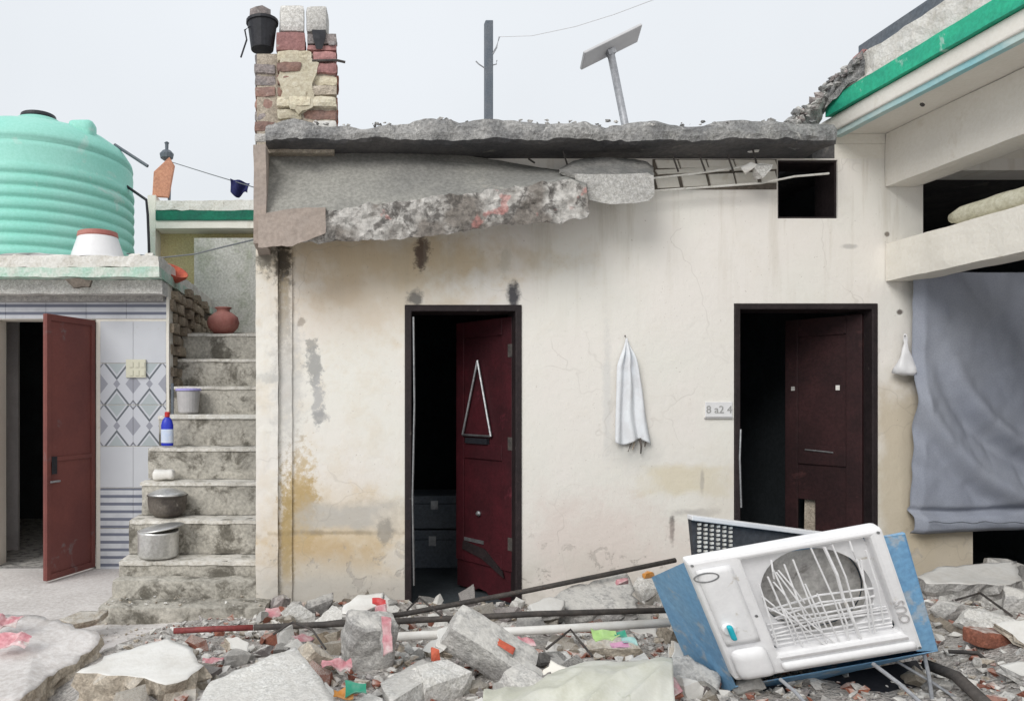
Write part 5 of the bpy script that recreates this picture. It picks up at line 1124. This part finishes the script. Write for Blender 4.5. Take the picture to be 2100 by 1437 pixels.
for zone, x0, x1, y0, y1, cnt in ZONES:
    for _ in range(cnt):
        mt = rnd.choice(MT); me = rnd.choice([b[1] for b in bank if b[0] == mt]); s_ = rnd.choice([.03, .035, .04, .05, .055, .07, .09])
        x, y = rnd.uniform(x0, x1), rnd.uniform(y0, y1)
        o = bpy.data.objects.new('rubble_chunk', me); COL.objects.link(o); o.scale = (s_, s_*rnd.uniform(.8, 1.1), s_)
        o.rotation_euler = (rnd.uniform(-.5, .5), rnd.uniform(-.5, .5), rnd.uniform(0, 6.28)); o.location = (x, y, h(x, y)+s_*.28)
        lm = min(LM, key=lambda q: (q[1]-x)**2+(q[2]-y)**2)[0]; sz = 'small' if s_ < .04 else 'middling' if s_ < .07 else 'large'
        tag(o, '%s %s rubble piece %s' % (sz, NM[mt], lm), 'rubble', '%s %s pieces %s' % (sz, NM[mt], lm))
FZ = [(-.35, 4.55), (.0, 4.35), (.35, 4.6), (.6, 4.25), (1.0, 4.5), (1.45, 4.6), (1.75, 4.2), (2.05, 4.45), (.25, 3.85), (-.15, 3.75), (-.45, 3.6), (.5, 3.55), (.85, 3.75), (1.1, 3.5), (1.4, 3.75), (1.65, 3.4), (.35, 3.1), (.95, 3.05), (1.25, 2.95), (1.5, 3.1),
      (2.5, 3.5), (2.75, 3.8), (2.95, 3.1), (3.2, 3.6), (3.45, 3.2), (3.6, 3.8), (3.9, 3.5), (3.1, 4.2), (2.6, 4.2), (4.1, 4.1), (2.7, 2.85), (3.2, 2.8), (-.75, 3.2), (-.95, 2.85), (.15, 2.85)]
FN = {'white': 'white plastered', 'conc_l': 'pale cement', 'cream': 'cream painted', 'pink': 'pink painted', 'conc': 'grey cement'}
for i, (x, y) in enumerate(FZ):
    r_ = rnd.uniform(.06, .13); n_ = rnd.randint(4, 6); th = rnd.uniform(.025, .06); mt = rnd.choice(['white', 'conc_l', 'cream', 'conc', 'conc_l', 'white']) if i % 9 else 'pink'; sd2 = rnd.choice(['tan', 'conc', 'brick', 'conc'])
    pts = [Vector((math.cos(a)*r_*rnd.uniform(.75, 1.2), math.sin(a)*r_*rnd.uniform(.6, 1.), 0)) for a in [2*math.pi*(k+rnd.uniform(-.25, .25))/n_ for k in range(n_)]]
    m_ = MB().slab(pts, (0, 0, -th), .012, .03, 3, 500+i, .010); ang = rnd.uniform(.05, .75)
    xf(m_, Matrix.Translation((x, y, h(x, y)+th*.6+r_*.45*math.sin(ang)))@Matrix.Rotation(rnd.uniform(-.8, .8), 4, 'Z')@Matrix.Rotation(ang, 4, 'X')@Matrix.Rotation(rnd.uniform(-.3, .3), 4, 'Y'))
    lm = min(LM, key=lambda q: (q[1]-x)**2+(q[2]-y)**2)[0]
    make('wall_fragment', m_, [mt, sd2], None, '%s flat wall fragment %s' % (FN[mt], lm), 'fragment', '%s fragments %s' % (FN[mt], lm), smooth='top')
mb = MB(); protos = [hull(1, .8, .6, 9, 2000+i) for i in range(14)]; MTG = ['conc', 'conc_l', 'tan', 'white', 'brickgrey', 'brick']; WG = [0, 0, 1, 1, 1, 2, 2, 3, 3, 4, 5, 5]
for i in range(12000):
    x, y = rnd.uniform(-1.1, 4.8), rnd.uniform(2.1, 5.0)
    if x+.25*math.sin(y*2.1) < -1.05+rnd.random()*.5: continue
    if noise.noise(Vector((x*2.5, y*2.5, 7))) < rnd.uniform(-.6, .2): continue
    s_ = .006+.032*rnd.random()**2.3; p = rnd.choice(protos)
    m_ = Matrix.Translation((x, y, h(x, y)+s_*.3))@Matrix.Rotation(rnd.uniform(0, 6.28), 4, 'Z')@Matrix.Rotation(rnd.uniform(-.6, .6), 4, 'X')@Matrix.Scale(s_, 4)
    mb.add([m_@v for v in p.v], p.f, rnd.choice(WG))
make('rubble_grit', mb, MTG, None, 'fine broken plaster and brick grit spread over the yard', 'grit', kind='stuff', local=True, fix=False)
mb = MB()
for i in range(160):
    x, y = rnd.uniform(-1.5, -.45), rnd.uniform(4.3, 5.15); s_ = .004+.012*rnd.random()**2; p = rnd.choice(protos)
    z = .115 if y > 4.8 else h(x, y); m_ = Matrix.Translation((x, y, z+s_*.3))@Matrix.Rotation(rnd.uniform(0, 6.28), 4, 'Z')@Matrix.Scale(s_, 4); mb.add([m_@v for v in p.v], p.f, rnd.choice([0, 1, 2, 2]))
make('stair_grit', mb, MTG, None, 'crumbs of mortar scattered on the plinth below the stair', 'grit', kind='stuff', local=True, fix=False)
